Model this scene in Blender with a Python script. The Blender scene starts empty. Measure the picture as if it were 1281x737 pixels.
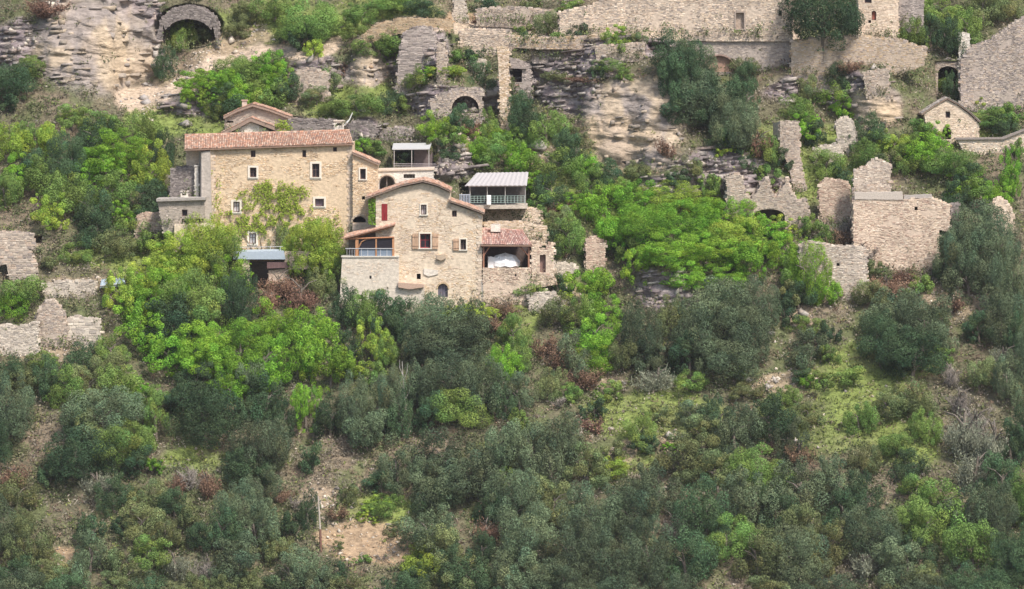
import bpy, math, random
import numpy as np
from mathutils import Vector
from mathutils.geometry import tessellate_polygon

random.seed(7)
rng = np.random.default_rng(7)
scene = bpy.context.scene
COL = scene.collection

# ------------------------------------------------------------------ camera, sky, sun, exposure
FPX, CX, CY = 5000.0, 640.5, 368.5          # focal length in photo pixels (photo 1281 x 737)
TILT = math.radians(4.0)
CAM = np.array([0.0, -450.0, 62.0])
cam_d = bpy.data.cameras.new('camera')
cam_d.sensor_width = 36.0
cam_d.lens = FPX / 1281.0 * 36.0
cam_d.clip_start = 1.0
cam_d.clip_end = 6000.0
cam = bpy.data.objects.new('camera', cam_d)
COL.objects.link(cam)
cam.location = CAM.tolist()
cam.rotation_euler = (math.pi / 2 - TILT, 0, 0)
scene.camera = cam

SUN_EL, SUN_AZ = math.radians(53), math.radians(36)     # azimuth: from the camera's side, towards the right
world = bpy.data.worlds.new('World')
scene.world = world
world.use_nodes = True
wn = world.node_tree
bg = wn.nodes['Background']
sky = wn.nodes.new('ShaderNodeTexSky')
sky.sky_type = 'NISHITA'
sky.sun_disc = False
sky.sun_elevation = SUN_EL
sky.sun_rotation = math.pi - SUN_AZ
sky.dust_density = 2.5
sky.air_density = 1.2
wn.links.new(sky.outputs[0], bg.inputs[0])
bg.inputs[1].default_value = 0.105
sun_d = bpy.data.lights.new('sun', 'SUN')
sun_d.energy = 3.2
sun_d.angle = math.radians(9)
sun_d.color = (1.0, 0.92, 0.83)
sun = bpy.data.objects.new('sun', sun_d)
COL.objects.link(sun)
sdir = Vector((math.sin(SUN_AZ) * math.cos(SUN_EL), -math.cos(SUN_AZ) * math.cos(SUN_EL), math.sin(SUN_EL)))
sun.rotation_euler = sdir.to_track_quat('Z', 'Y').to_euler()
scene.view_settings.view_transform = 'Standard'
scene.view_settings.look = 'None'
scene.view_settings.gamma = 1.0
scene.view_settings.exposure = 0.72
scene.render.engine = 'CYCLES'
scene.cycles.max_bounces = 5
scene.cycles.diffuse_bounces = 3
scene.cycles.transparent_max_bounces = 6
try:
    scene.cycles.use_denoising = True
except Exception:
    pass

# ------------------------------------------------------------------ picture <-> place
CT, ST = math.cos(TILT), math.sin(TILT)


def rays(px, py):
    """direction per unit of world y for a photo pixel (arrays)"""
    u = (np.asarray(px, float) - CX) / FPX
    v = -(np.asarray(py, float) - CY) / FPX
    dy = CT + v * ST
    return u / dy, (v * CT - ST) / dy


def P(px, py, Y):
    a, b = rays(px, py)
    d = Y - CAM[1]
    return np.array([CAM[0] + a * d, Y, CAM[2] + b * d])


def fade(t):
    return t * t * (3 - 2 * t)


def vnoise(x, y, seed=0):
    r = np.random.default_rng(seed)
    tab = r.random((256, 256))
    xi, yi = np.floor(x).astype(int), np.floor(y).astype(int)
    fx, fy = fade(x - xi), fade(y - yi)
    a = tab[xi % 256, yi % 256]; b = tab[(xi + 1) % 256, yi % 256]
    c = tab[xi % 256, (yi + 1) % 256]; d = tab[(xi + 1) % 256, (yi + 1) % 256]
    return (a * (1 - fx) + b * fx) * (1 - fy) + (c * (1 - fx) + d * fx) * fy


def fbm(x, y, seed=0, oct=4):
    s, a, t = 0.0, 1.0, 0.0
    for k in range(oct):
        s = s + a * vnoise(x * 2 ** k, y * 2 ** k, seed + k)
        t += a
        a *= 0.5
    return s / t


# ------------------------------------------------------------------ terrain: depth over the view grid
gx = np.concatenate([np.linspace(-2600, -140, 50)[:-1], np.arange(-140, 1422, 2.25), np.linspace(1422, 3900, 50)[1:]])
gy = np.concatenate([np.linspace(1900, 840, 34)[:-1], np.concatenate([np.arange(840, 262, -2.7), np.arange(262, -60, -1.6), np.arange(-60, -100, -4)]), np.linspace(-100, -1500, 40)[1:]])
PX, PY = np.meshgrid(gx, gy)             # rows go upwards in the picture
WX = fbm(PX / 26, PY / 26, 11) - .5
WY = fbm(PX / 26, PY / 26, 21) - .5
QX, QY = PX + 22 * WX, PY + 18 * WY       # wobbled coordinates for ragged zone edges


def sstep(x):
    x = np.clip(x, 0, 1)
    return x * x * (3 - 2 * x)


def ell(cx, cy, rx, ry, rot=0, soft=.35, q=True):
    X, Y = (QX, QY) if q else (PX, PY)
    c, s = math.cos(math.radians(rot)), math.sin(math.radians(rot))
    dx, dy = X - cx, Y - cy
    u, v = (c * dx - s * dy) / rx, (s * dx + c * dy) / ry     # rot > 0 tips the right end up
    r = np.sqrt(u * u + v * v)
    return sstep((1 + soft / 2 - r) / soft)


def line_mask(pts, w, soft=.6):
    m = np.zeros_like(PX)
    for (x0, y0), (x1, y1) in zip(pts[:-1], pts[1:]):
        L2 = (x1 - x0) ** 2 + (y1 - y0) ** 2
        t = np.clip(((QX - x0) * (x1 - x0) + (QY - y0) * (y1 - y0)) / L2, 0, 1)
        d = np.hypot(QX - x0 - t * (x1 - x0), QY - y0 - t * (y1 - y0)) / w
        m = np.maximum(m, sstep((1 + soft / 2 - d) / soft))
    return m


ROCK_PALE = [(118, 60, 76, 60, -6), (800, 160, 60, 50, 0), (62, 60, 18, 36, 0), (150, 80, 44, 28, -8), (792, 150, 62, 56, -4), (790, 185, 56, 26, -10),
             (842, 118, 30, 24, 0), (460, 86, 30, 20, 5), (330, 70, 22, 10, 20), (1096, 135, 34, 28, 0)]
ROCK_GREY = [(22, 62, 40, 34, 10), (120, 14, 70, 22, 0), (108, 98, 46, 14, -8), (720, 78, 56, 26, 8), (712, 118, 40, 22, 0), (522, 62, 40, 36, 25),
             (240, 130, 40, 16, 0), (905, 214, 64, 26, -4), (1000, 110, 48, 18, 4), (1076, 118, 40, 26, 0), (935, 232, 60, 12, 0),
             (832, 366, 40, 27, -15), (835, 235, 40, 14, -5), (380, 158, 40, 10, 0), (455, 165, 20, 16, 0), (400, 90, 34, 24, 0), (560, 128, 56, 20, 0),
             (790, 60, 60, 14, 0), (1030, 100, 60, 14, 0), (560, 205, 34, 18, 0), (620, 120, 30, 18, 0), (190, 50, 14, 50, 0), (650, 100, 24, 16, 0)]
DIRT = [(205, 118, 50, 18, 22), (270, 70, 40, 12, 10), (980, 478, 50, 10, 6), (842, 546, 18, 10, 0), (95, 355, 36, 10, 0), (690, 372, 44, 16, 0),
        (740, 470, 44, 20, 0), (30, 300, 24, 12, 0), (300, 48, 40, 14, 12), (240, 80, 30, 14, 0), (1110, 62, 60, 14, 0), (1000, 395, 20, 24, -40),
        (660, 190, 40, 16, 0), (550, 205, 30, 22, 0), (1230, 378, 30, 14, 10), (185, 635, 24, 14, 0), (400, 625, 30, 16, 0), (60, 440, 60, 12, 0), (1185, 380, 34, 20, 0),
        (780, 560, 26, 14, 30), (760, 205, 20, 20, 0), (590, 180, 26, 14, 0)]
OCHRE = [(462, 680, 56, 27, -6), (420, 672, 26, 10, 0), (85, 700, 22, 16, -30), (462, 88, 26, 16, 10), (600, 24, 70, 8, 0)]
GRASS = [(440, 128, 66, 24, 8), (290, 166, 60, 14, 0), (180, 322, 90, 22, 0), (330, 24, 70, 26, 10), (460, 20, 90, 24, 5), (980, 215, 60, 60, 0), (700, 360, 30, 10, 10),
         (1080, 460, 90, 30, 8), (1070, 520, 90, 44, 15), (1130, 560, 50, 26, 0), (990, 520, 40, 20, 0), (470, 640, 50, 20, 0), (880, 395, 40, 12, 0), (820, 520, 90, 30, 0), (650, 400, 24, 50, -20),
         (1030, 190, 40, 30, 0), (720, 230, 90, 60, 0), (1060, 225, 30, 20, 0), (240, 575, 40, 16, 0), (790, 575, 30, 16, 0), (210, 150, 60, 20, 0), (1240, 160, 40, 20, 0), (900, 262, 80, 14, 0)]
m_pale = np.zeros_like(PX); m_grey = np.zeros_like(PX); m_dirt = np.zeros_like(PX); m_och = np.zeros_like(PX); m_grass = np.zeros_like(PX)
for arr, zs in ((m_pale, ROCK_PALE), (m_grey, ROCK_GREY), (m_dirt, DIRT), (m_och, OCHRE), (m_grass, GRASS)):
    for z in zs:
        np.maximum(arr, ell(*z), out=arr)
m_path = np.maximum(line_mask([(165, 132), (200, 118), (262, 86), (330, 62), (395, 66), (440, 48), (500, 28), (580, 34), (650, 42), (800, 43), (985, 44)], 7.5),
                    line_mask([(985, 44), (1040, 60), (1110, 70)], 6))
m_path = np.maximum(m_path, line_mask([(150, 124), (215, 118)], 11))
m_rock = np.clip(np.maximum(m_pale, m_grey), 0, 1)

# slope of the ground: cliffs steep, path and yards flat
tan_s = 0.80 + 0.35 * (fbm(PX / 70, PY / 45, 31) - .5)
tan_s = tan_s * (1 - m_rock) + 5.0 * m_rock
tan_s = tan_s * (1 - m_path) + 0.35 * m_path
FLATS = [(555, 388, 80, 10), (350, 328, 90, 8), (620, 260, 50, 7), (520, 245, 60, 6)]
for z in FLATS:
    e = ell(z[0], z[1], z[2], z[3], q=False)
    tan_s = tan_s * (1 - e) + 0.45 * e
ra, rb = rays(PX, PY)
D = np.zeros_like(PX)
D[0] = 1
base = np.zeros_like(PX)
# even slope first
b0 = np.zeros(len(gy)); b0[0] = 1.0
rb1 = rb[:, 0]
for j in range(1, len(gy)):
    b0[j] = b0[j - 1] * math.exp((rb1[j] - rb1[j - 1]) / (0.80 - rb1[j]))
jc = int(np.argmin(abs(gy - 368)))
b0 *= 450.0 / b0[jc]
off = np.zeros(PX.shape[1])
D[0] = b0[0]
for j in range(1, len(gy)):
    dT = rb[j] - rb[j - 1]
    step = D[j - 1] * dT / (tan_s[j] - rb[j])
    leak = (D[j - 1] - b0[j - 1]) * (abs(gy[j] - gy[j - 1]) / 190.0)
    D[j] = D[j - 1] + np.maximum(step - leak, step * 0.12)


def blur_x(a, n):
    k = np.ones(n) / n
    pad = np.pad(a, ((0, 0), (n // 2, n // 2)), mode='edge')
    c = np.cumsum(np.pad(pad, ((0, 0), (1, 0))), axis=1)
    return (c[:, n:] - c[:, :-n]) / n


D = blur_x(blur_x(D, 7), 5)
wx, wz = CAM[0] + ra * D, CAM[2] + rb * D
# relief: lumpy soil, bedded rock ledges with shadowed undercuts
D = D + 1.3 * (fbm(wx / 5, wz / 4, 41) - .5)
bed = wz + 0.10 * wx + 1.6 * (fbm(wx / 9, wz / 9, 51) - .5)
lay = vnoise(bed * 1.05, wx / 7 + 3, 61) + .6 * vnoise(bed * 2.4, wx / 3 + 9, 62) + .25 * vnoise(bed * 5, wx / 1.2, 64)
blk = fbm(wx / 2.4, wz / 2.0, 63)
ledge = np.floor(bed * .8 + 1.5 * vnoise(wx / 3, wz / 3, 66))
joint = vnoise(ledge * 7.31 + .5, np.floor(wx / 1.7 + ledge * .37) + .5, 67)
D = D + m_rock * (1 - .45 * m_pale) * (1.0 * (lay - .9) + 1.5 * (blk - .5) + .9 * (joint - .5))
D = D + (1 - m_path) * .25 * (fbm(wx / .9, wz / .8, 65) - .5)
# hollows cut back into the hill (vaults, yards below roofs)
CARVE = [(236, 34, 40, 26, 9.0), (641, 95, 14, 12, 3.5), (582, 132, 20, 13, 3.0), (962, 272, 24, 11, 6.0), (1186, 103, 15, 23, 7), (900, 82, 24, 13, 1.0),
         (824, 60, 12, 6, 2.0), (336, 344, 28, 17, 4.5), (634, 322, 34, 16, 6.0), (622, 244, 44, 14, 5.0), (518, 198, 26, 14, 4.0),
         (472, 309, 26, 15, 4.5), (484, 232, 14, 12, 4.0), (46, 300, 7, 4, 2.5), (512, 384, 5, 7, 2.5), (1184, 166, 8, 9, 2.5), (186, 270, 22, 12, 1.0)]
for cx, cy, rx, ry, d in CARVE:
    r = np.maximum(abs(PX - cx) / rx, abs(PY - cy) / ry) if cx != 236 else np.hypot((PX - cx) / rx, (PY - cy) / ry)
    D = D + d * sstep((1.12 - r) / .16)
WXp, WYp, WZp = CAM[0] + ra * D, CAM[1] + D, CAM[2] + rb * D


def gidx(px, py):
    i = np.interp(px, gx, np.arange(len(gx)))
    j = np.interp(-np.asarray(py, float), -gy, np.arange(len(gy)))
    return i, j


def samp(A, px, py):
    i, j = gidx(px, py)
    i0 = np.clip(np.floor(i).astype(int), 0, len(gx) - 2); j0 = np.clip(np.floor(j).astype(int), 0, len(gy) - 2)
    fi, fj = i - i0, j - j0
    return (A[j0, i0] * (1 - fi) + A[j0, i0 + 1] * fi) * (1 - fj) + (A[j0 + 1, i0] * (1 - fi) + A[j0 + 1, i0 + 1] * fi) * fj


def GY(px, py):
    """world y of the ground seen at a photo pixel"""
    return float(samp(WYp, px, py))


# albedo of the ground
def lerp(A, B, m):
    return A * (1 - m[..., None]) + np.asarray(B)[None, None] * m[..., None]


n1, n2, n3 = fbm(wx / 3, wz / 3, 71), fbm(wx / 11, wz / 8, 72), fbm(wx / 1.1, wz / 1.1, 73)
A = np.ones(PX.shape + (3,)) * np.array([.150, .140, .088])
A = lerp(A, (.24, .19, .14), sstep((n2 - .52) * 7) * .8)
A = lerp(A, (.12, .15, .06), sstep((n1 - .5) * 6) * .7)
A = lerp(A, (.20, .25, .075), m_grass * (.6 + .4 * sstep((n1 - .3) * 4)))
A = lerp(A, (.36, .28, .20), m_dirt * (.6 + .4 * n3))
A = lerp(A, (.40, .29, .19), m_och * (.7 + .3 * n3))
g = lerp(np.ones(PX.shape + (3,)) * np.array([.235, .195, .20]), (.40, .35, .34), sstep((n3 - .5) * 5) * .7)
g = lerp(g, (.16, .15, .10), sstep((n1 - .55) * 6) * .6)
A = A * (1 - m_grey[..., None]) + g * m_grey[..., None]
g = lerp(np.ones(PX.shape + (3,)) * np.array([.46, .375, .28]), (.31, .27, .25), sstep((n1 - .42) * 6) * .9)
g = lerp(g, (.27, .24, .23), sstep((fbm(wx / 1.3, wz / 9, 77) - .52) * 7) * .65)
g = lerp(g, (.56, .43, .29), sstep((n2 - .55) * 6) * .5)
A = A * (1 - m_pale[..., None]) + g * m_pale[..., None]
A = lerp(A, (.54, .43, .33), m_path * (.8 + .2 * n3))
A *= (.82 + .36 * n3)[..., None]

# ------------------------------------------------------------------ mesh helpers
_mats = {}


def nodemat(name):
    m = bpy.data.materials.new(name)
    m.use_nodes = True
    return m, m.node_tree, m.node_tree.nodes['Principled BSDF']


def attr_mat(name, rough=.9, scale=4.0, amt=.5, bump=.3, bdist=.05, stretch=1.0, spec=.2):
    """base colour from the pieces' own colour attribute, mottled by noise"""
    if name in _mats:
        return _mats[name]
    m, nt, b = nodemat(name)
    N, L = nt.nodes, nt.links
    at = N.new('ShaderNodeAttribute'); at.attribute_name = 'Col'
    tc = N.new('ShaderNodeTexCoord')
    mp = N.new('ShaderNodeMapping'); mp.inputs['Scale'].default_value = (1, 1, stretch)
    L.new(tc.outputs['Object'], mp.inputs[0])
    nz = N.new('ShaderNodeTexNoise'); nz.inputs['Scale'].default_value = scale; nz.inputs['Detail'].default_value = 6; nz.inputs['Roughness'].default_value = .7
    L.new(mp.outputs[0], nz.inputs['Vector'])
    mr = N.new('ShaderNodeMapRange'); mr.inputs['From Min'].default_value = .3; mr.inputs['From Max'].default_value = .7
    mr.inputs['To Min'].default_value = 1 - amt; mr.inputs['To Max'].default_value = 1 + amt * .6
    L.new(nz.outputs['Fac'], mr.inputs['Value'])
    mx = N.new('ShaderNodeVectorMath'); mx.operation = 'SCALE'
    L.new(at.outputs['Color'], mx.inputs[0]); L.new(mr.outputs[0], mx.inputs['Scale'])
    L.new(mx.outputs[0], b.inputs['Base Color'])
    b.inputs['Roughness'].default_value = rough
    b.inputs['Specular IOR Level'].default_value = spec
    bp = N.new('ShaderNodeBump'); bp.inputs['Strength'].default_value = bump; bp.inputs['Distance'].default_value = bdist
    L.new(nz.outputs['Fac'], bp.inputs['Height']); L.new(bp.outputs[0], b.inputs['Normal'])
    _mats[name] = m
    return m


M_GROUND = attr_mat('ground_soil_and_rock', .95, 1.6, .55, .9, .25, 2.2, .1)
M_STONE = attr_mat('wall_stone', .92, 9, .35, .5, .04)
M_MORTAR = attr_mat('lime_mortar', .95, 2.2, .35, .8, .08, 1.5)
M_TILE = attr_mat('clay_tile', .85, 8, .4, .3, .02)
M_PLAIN = attr_mat('painted_surface', .7, 5, .12, .15, .02)
M_WOOD = attr_mat('weathered_wood', .8, 6, .3, .3, .02, .3)
M_BARK = attr_mat('bark', .95, 6, .5, .6, .04, .4)


def glass_mat():
    m, nt, b = nodemat('window_glass')
    b.inputs['Base Color'].default_value = (.022, .02, .028, 1)
    b.inputs['Roughness'].default_value = .3
    b.inputs['Specular IOR Level'].default_value = .3
    return m


M_GLASS = glass_mat()


def fast_mesh(name, V, Q, C, mat, smooth=False):
    """V n x 3, Q m x 4 (or m x 3), C n x 3 point colours"""
    me = bpy.data.meshes.new(name)
    V = np.ascontiguousarray(V, np.float32); Q = np.ascontiguousarray(Q, np.int32)
    k = Q.shape[1]
    me.vertices.add(len(V)); me.vertices.foreach_set('co', V.ravel())
    me.loops.add(Q.size); me.loops.foreach_set('vertex_index', Q.ravel())
    me.polygons.add(len(Q)); me.polygons.foreach_set('loop_start', np.arange(0, Q.size, k, dtype=np.int32))
    if smooth:
        me.polygons.foreach_set('use_smooth', np.ones(len(Q), bool))
    me.update(calc_edges=True)
    if C is not None:
        a = me.color_attributes.new('Col', 'FLOAT_COLOR', 'POINT')
        a.data.foreach_set('color', np.concatenate([C, np.ones((len(C), 1))], 1).astype(np.float32).ravel())
    if mat:
        me.materials.append(mat)
    return me


def link(name, me, parent=None, kind=None, loc=None):
    o = bpy.data.objects.new(name, me)
    COL.objects.link(o)
    if parent is not None:
        o.parent = parent
    if kind:
        o['kind'] = kind
    if loc is not None:
        o.location = loc
    return o


class MB:
    """collects faces with colours in world coordinates; build() makes ONE mesh, written relative to its thing's origin"""

    def __init__(s):
        s.v, s.f, s.c = [], [], []

    def add(s, vs, fs, col):
        n = len(s.v)
        s.v += [tuple(v) for v in vs]
        s.f += [tuple(i + n for i in f) for f in fs]
        s.c += [tuple(col)] * len(vs)

    def box(s, x0, x1, y0, y1, z0, z1, col, jit=0):
        vs = [(x, y, z) for x in (x0, x1) for y in (y0, y1) for z in (z0, z1)]
        if jit:
            vs = [tuple(c + random.uniform(-jit, jit) for c in v) for v in vs]
        s.add(vs, [(0, 4, 5, 1), (2, 3, 7, 6), (0, 1, 3, 2), (4, 6, 7, 5), (1, 5, 7, 3), (0, 2, 6, 4)], col)

    def tube(s, pts, rs, col, n=6):
        pts = [np.asarray(p, float) for p in pts]
        rings = []
        for i, p in enumerate(pts):
            d = pts[min(i + 1, len(pts) - 1)] - pts[max(i - 1, 0)]
            d = d / (np.linalg.norm(d) + 1e-9)
            a = np.cross(d, (0, 1, 0.01) if abs(d[1]) < .9 else (1, 0, 0)); a /= np.linalg.norm(a)
            b = np.cross(d, a)
            rings.append([p + rs[i] * (math.cos(2 * math.pi * k / n) * a + math.sin(2 * math.pi * k / n) * b) for k in range(n)])
        vs = [v for r in rings for v in r]
        fs = [(i * n + k, i * n + (k + 1) % n, (i + 1) * n + (k + 1) % n, (i + 1) * n + k) for i in range(len(pts) - 1) for k in range(n)]
        fs += [tuple(range(n)), tuple(len(vs) - n + k for k in range(n))]
        s.add(vs, fs, col)

    def prism(s, outline, holes, Y0, Y1, col, back=True, front=True):
        """outline and holes in photo pixels on the plane y = Y0, pushed straight back to Y1"""
        loops = [[P(x, y, Y0) for x, y in lp] for lp in [outline] + list(holes)]
        flat = [p for lp in loops for p in lp]
        tris = tessellate_polygon([[Vector((p[0], p[2], 0)) for p in lp] for lp in loops])
        n = len(s.v)
        s.v += [tuple(p) for p in flat] + [(p[0], Y1, p[2]) for p in flat]
        s.c += [tuple(col)] * (2 * len(flat))
        m = len(flat)
        if front:
            s.f += [tuple(n + i for i in t) for t in tris]
        if back:
            s.f += [tuple(n + m + i for i in t) for t in tris]
        k = 0
        for lp in loops:
            L = len(lp)
            for i in range(L):
                a, b = k + i, k + (i + 1) % L
                s.f.append((n + a, n + b, n + m + b, n + m + a))
            k += L

    def mesh(s, name, mat, org=(0, 0, 0)):
        me = bpy.data.meshes.new(name)
        o = np.asarray(org)
        me.from_pydata([tuple(np.asarray(v) - o) for v in s.v], [], s.f)
        a = me.color_attributes.new('Col', 'FLOAT_COLOR', 'POINT')
        a.data.foreach_set('color', np.array([(*c, 1) for c in s.c], np.float32).ravel())
        me.materials.append(mat)
        return me


_orgs = {}


def build(mb, name, mat, parent, kind=None):
    org = _orgs.get(parent.name, (0, 0, 0)) if parent is not None else (0, 0, 0)
    o = link(name, mb.mesh(name, mat, org), parent, kind)
    _orgs[o.name] = org
    return o


def thing(name, label, cat, org, group=None):
    o = bpy.data.objects.new(name, None)
    COL.objects.link(o)
    o.location = [float(c) for c in org]
    o['label'] = label; o['category'] = cat; o['kind'] = 'thing'
    if group:
        o['group'] = group
    o.empty_display_size = .5
    _orgs[o.name] = tuple(float(c) for c in org)
    return o


# ------------------------------------------------------------------ the ground
nr, nc = PX.shape
idx = np.arange(nr * nc).reshape(nr, nc)
Q = np.stack([idx[:-1, :-1], idx[:-1, 1:], idx[1:, 1:], idx[1:, :-1]], -1).reshape(-1, 4)
me = fast_mesh('hillside', np.stack([WXp, WYp, WZp], -1).reshape(-1, 3), Q, A.reshape(-1, 3), M_GROUND, smooth=False)
cm = attr_mat('cliff_rock', .95, 1.3, .45, .7, .2, 2.6, .1)
_nt = cm.node_tree
_tc = [n for n in _nt.nodes if n.type == 'TEX_COORD'][0]
_mp = _nt.nodes.new('ShaderNodeMapping'); _mp.inputs['Scale'].default_value = (.7, .7, 2.4); _mp.inputs['Rotation'].default_value = (0, .09, 0)
_vo = _nt.nodes.new('ShaderNodeTexVoronoi'); _vo.feature = 'DISTANCE_TO_EDGE'; _vo.inputs['Scale'].default_value = .42
_nz = _nt.nodes.new('ShaderNodeTexNoise'); _nz.inputs['Scale'].default_value = 1.5; _nz.inputs['Detail'].default_value = 5
_mx = _nt.nodes.new('ShaderNodeMixRGB'); _mx.inputs[0].default_value = .5
_nt.links.new(_tc.outputs['Object'], _mp.inputs[0]); _nt.links.new(_mp.outputs[0], _nz.inputs['Vector']); _nt.links.new(_mp.outputs[0], _mx.inputs[1])
_nt.links.new(_nz.outputs['Color'], _mx.inputs[2]); _nt.links.new(_mx.outputs[0], _vo.inputs['Vector'])
_cr = _nt.nodes.new('ShaderNodeMapRange'); _cr.inputs['From Max'].default_value = .12; _nt.links.new(_vo.outputs['Distance'], _cr.inputs['Value'])
_b2 = _nt.nodes.new('ShaderNodeBump'); _b2.inputs['Strength'].default_value = .6; _b2.inputs['Distance'].default_value = .25
_b1 = [n for n in _nt.nodes if n.type == 'BUMP' and n != _b2][0]
_nt.links.new(_cr.outputs[0], _b2.inputs['Height']); _nt.links.new(_b1.outputs[0], _b2.inputs['Normal'])
_nt.links.new(_b2.outputs[0], _nt.nodes['Principled BSDF'].inputs['Normal'])
me.materials.append(cm)
fr = (m_rock[:-1, :-1] + m_rock[1:, 1:]) / 2 > .5
me.polygons.foreach_set('material_index', fr.ravel().astype(np.int32))
link('hillside', me, kind='structure')

# ------------------------------------------------------------------ masonry
PAL = {
    'honey': [(.70, .55, .38), (.74, .60, .43), (.66, .50, .34), (.77, .65, .50), (.70, .51, .32), (.60, .46, .33)],
    'cream': [(.72, .59, .47), (.77, .67, .55), (.68, .55, .43), (.64, .52, .42), (.73, .60, .46)],
    'pale': [(.62, .55, .46), (.54, .47, .40), (.69, .62, .53), (.46, .41, .36)],
    'ruin': [(.48, .40, .33), (.54, .46, .38), (.41, .35, .30), (.59, .51, .43), (.35, .30, .27), (.51, .40, .32)],
    'rose': [(.55, .43, .34), (.61, .49, .39), (.47, .36, .29), (.65, .54, .43), (.48, .34, .27)],
    'grey': [(.38, .33, .30), (.44, .38, .35), (.31, .27, .25), (.49, .43, .39), (.25, .22, .21)],
    'dark': [(.22, .19, .18), (.28, .25, .23), (.17, .15, .14), (.34, .30, .28)],
    'ochre': [(.50, .37, .24), (.54, .42, .28), (.42, .32, .22), (.46, .38, .28)],
    'white': [(.76, .71, .63), (.82, .77, .70), (.70, .63, .54)],
}


STONE_PTS = []


def inside(px, py, poly):
    poly = np.asarray(poly, float)
    x0, y0 = poly[:, 0], poly[:, 1]
    x1, y1 = np.roll(x0, -1), np.roll(y0, -1)
    c = np.zeros(np.shape(px), bool)
    for a, b, d, e in zip(x0, y0, x1, y1):
        if b != e:
            c ^= ((b > py) != (e > py)) & (px < (d - a) * (py - b) / (e - b) + a)
    return c


def rect(cx, cy, w, h):
    return [(cx - w / 2, cy - h / 2), (cx + w / 2, cy - h / 2), (cx + w / 2, cy + h / 2), (cx - w / 2, cy + h / 2)]


def arch(cx, cy, w, h, rise=None, n=10):
    r = rise if rise is not None else min(w / 2, h)
    top, bot = cy - h / 2, cy + h / 2
    pts = [(cx - w / 2 * math.cos(math.pi * k / n), top + r - r * math.sin(math.pi * k / n)) for k in range(n + 1)]
    return pts + [(cx + w / 2, bot), (cx - w / 2, bot)]


def ragged(outline, amp, seed=0, keep_below=None):
    """roughen an outline the way broken masonry ends: steps of a stone or two"""
    r = random.Random(seed)
    out = []
    n = len(outline)
    for i in range(n):
        (x0, y0), (x1, y1) = outline[i], outline[(i + 1) % n]
        out.append((x0, y0))
        L = math.hypot(x1 - x0, y1 - y0)
        if keep_below is not None and min(y0, y1) >= keep_below:
            continue
        k = int(L / 4)
        for j in range(1, k):
            t = j / k
            out.append((x0 + (x1 - x0) * t + r.uniform(-amp, amp) * .6, y0 + (y1 - y0) * t + r.uniform(-amp, amp)))
    return out


def lay_stones(mb, outline, holes, Y, pal, sw, sh, seed=0, proud=(.02, .07), skip=.0, patchy=.6):
    r = random.Random(seed)
    W = [P(x, y, Y) for x, y in outline]
    x0, x1 = min(p[0] for p in W), max(p[0] for p in W)
    z0, z1 = min(p[2] for p in W), max(p[2] for p in W)
    poly = [(p[0], p[2]) for p in W]
    hp = [[(P(x, y, Y)[0], P(x, y, Y)[2]) for x, y in h] for h in holes]
    z = z0
    cells = []
    while z < z1:
        h = sh * r.uniform(.7, 1.35)
        x = x0 - r.uniform(0, sw)
        while x < x1:
            w = sw * r.uniform(.55, 1.5)
            cells.append((x, z, w, h))
            x += w
        z += h
    if not cells:
        return
    c = np.array(cells)
    cxx, czz = c[:, 0] + c[:, 2] / 2, c[:, 1] + c[:, 3] / 2
    ok = inside(cxx, czz, poly)
    for h in hp:
        h = np.asarray(h)
        ax, bx, az, bz = h[:, 0].min(), h[:, 0].max(), h[:, 1].min(), h[:, 1].max()
        near = (c[:, 0] < bx) & (c[:, 0] + c[:, 2] > ax) & (c[:, 1] < bz) & (c[:, 1] + c[:, 3] > az)
        hit = np.zeros(len(c), bool)
        for fx in (.12, .5, .88):
            for fz in (.15, .85):
                hit |= inside(c[:, 0] + fx * c[:, 2], c[:, 1] + fz * c[:, 3], h)
        ok &= ~(near & hit)
    # patches of tone where the wall was rebuilt or stained
    tone = .78 + .44 * fbm(cxx / 2.2 + seed, czz / 2.8, 5 + seed % 50, 3)
    tone *= .84 + .30 * vnoise(cxx / .55 + seed, czz / 4.0, 3)
    STONE_PTS.append((x0, x1, z0, Y, seed))
    ok &= fbm(cxx / 1.9 + seed * 3, czz / 1.2, 9 + seed % 40, 3) < patchy
    for i in np.nonzero(ok)[0]:
        if r.random() < skip:
            continue
        x, zz, w, h = cells[i]
        g = min(.012, w * .06)
        p = r.uniform(*proud)
        j = lambda: r.uniform(-.018, .018)
        a, b, d, e = x + g, x + w - g, zz + g, zz + h - g
        i2 = min(w, h) * .12
        v = [(a, Y + .01, d), (b, Y + .01, d), (b, Y + .01, e), (a, Y + .01, e),
             (a + i2 + j(), Y - p + j(), d + i2 + j()), (b - i2 + j(), Y - p + j(), d + i2 + j()), (b - i2 + j(), Y - p + j(), e - i2 + j()), (a + i2 + j(), Y - p + j(), e - i2 + j())]
        col = np.array(r.choice(pal)) * r.uniform(.88, 1.08) * tone[i]
        mb.add(v, [(4, 5, 6, 7), (0, 1, 5, 4), (1, 2, 6, 5), (2, 3, 7, 6), (3, 0, 4, 7)], col)


_seed = [100]


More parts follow.
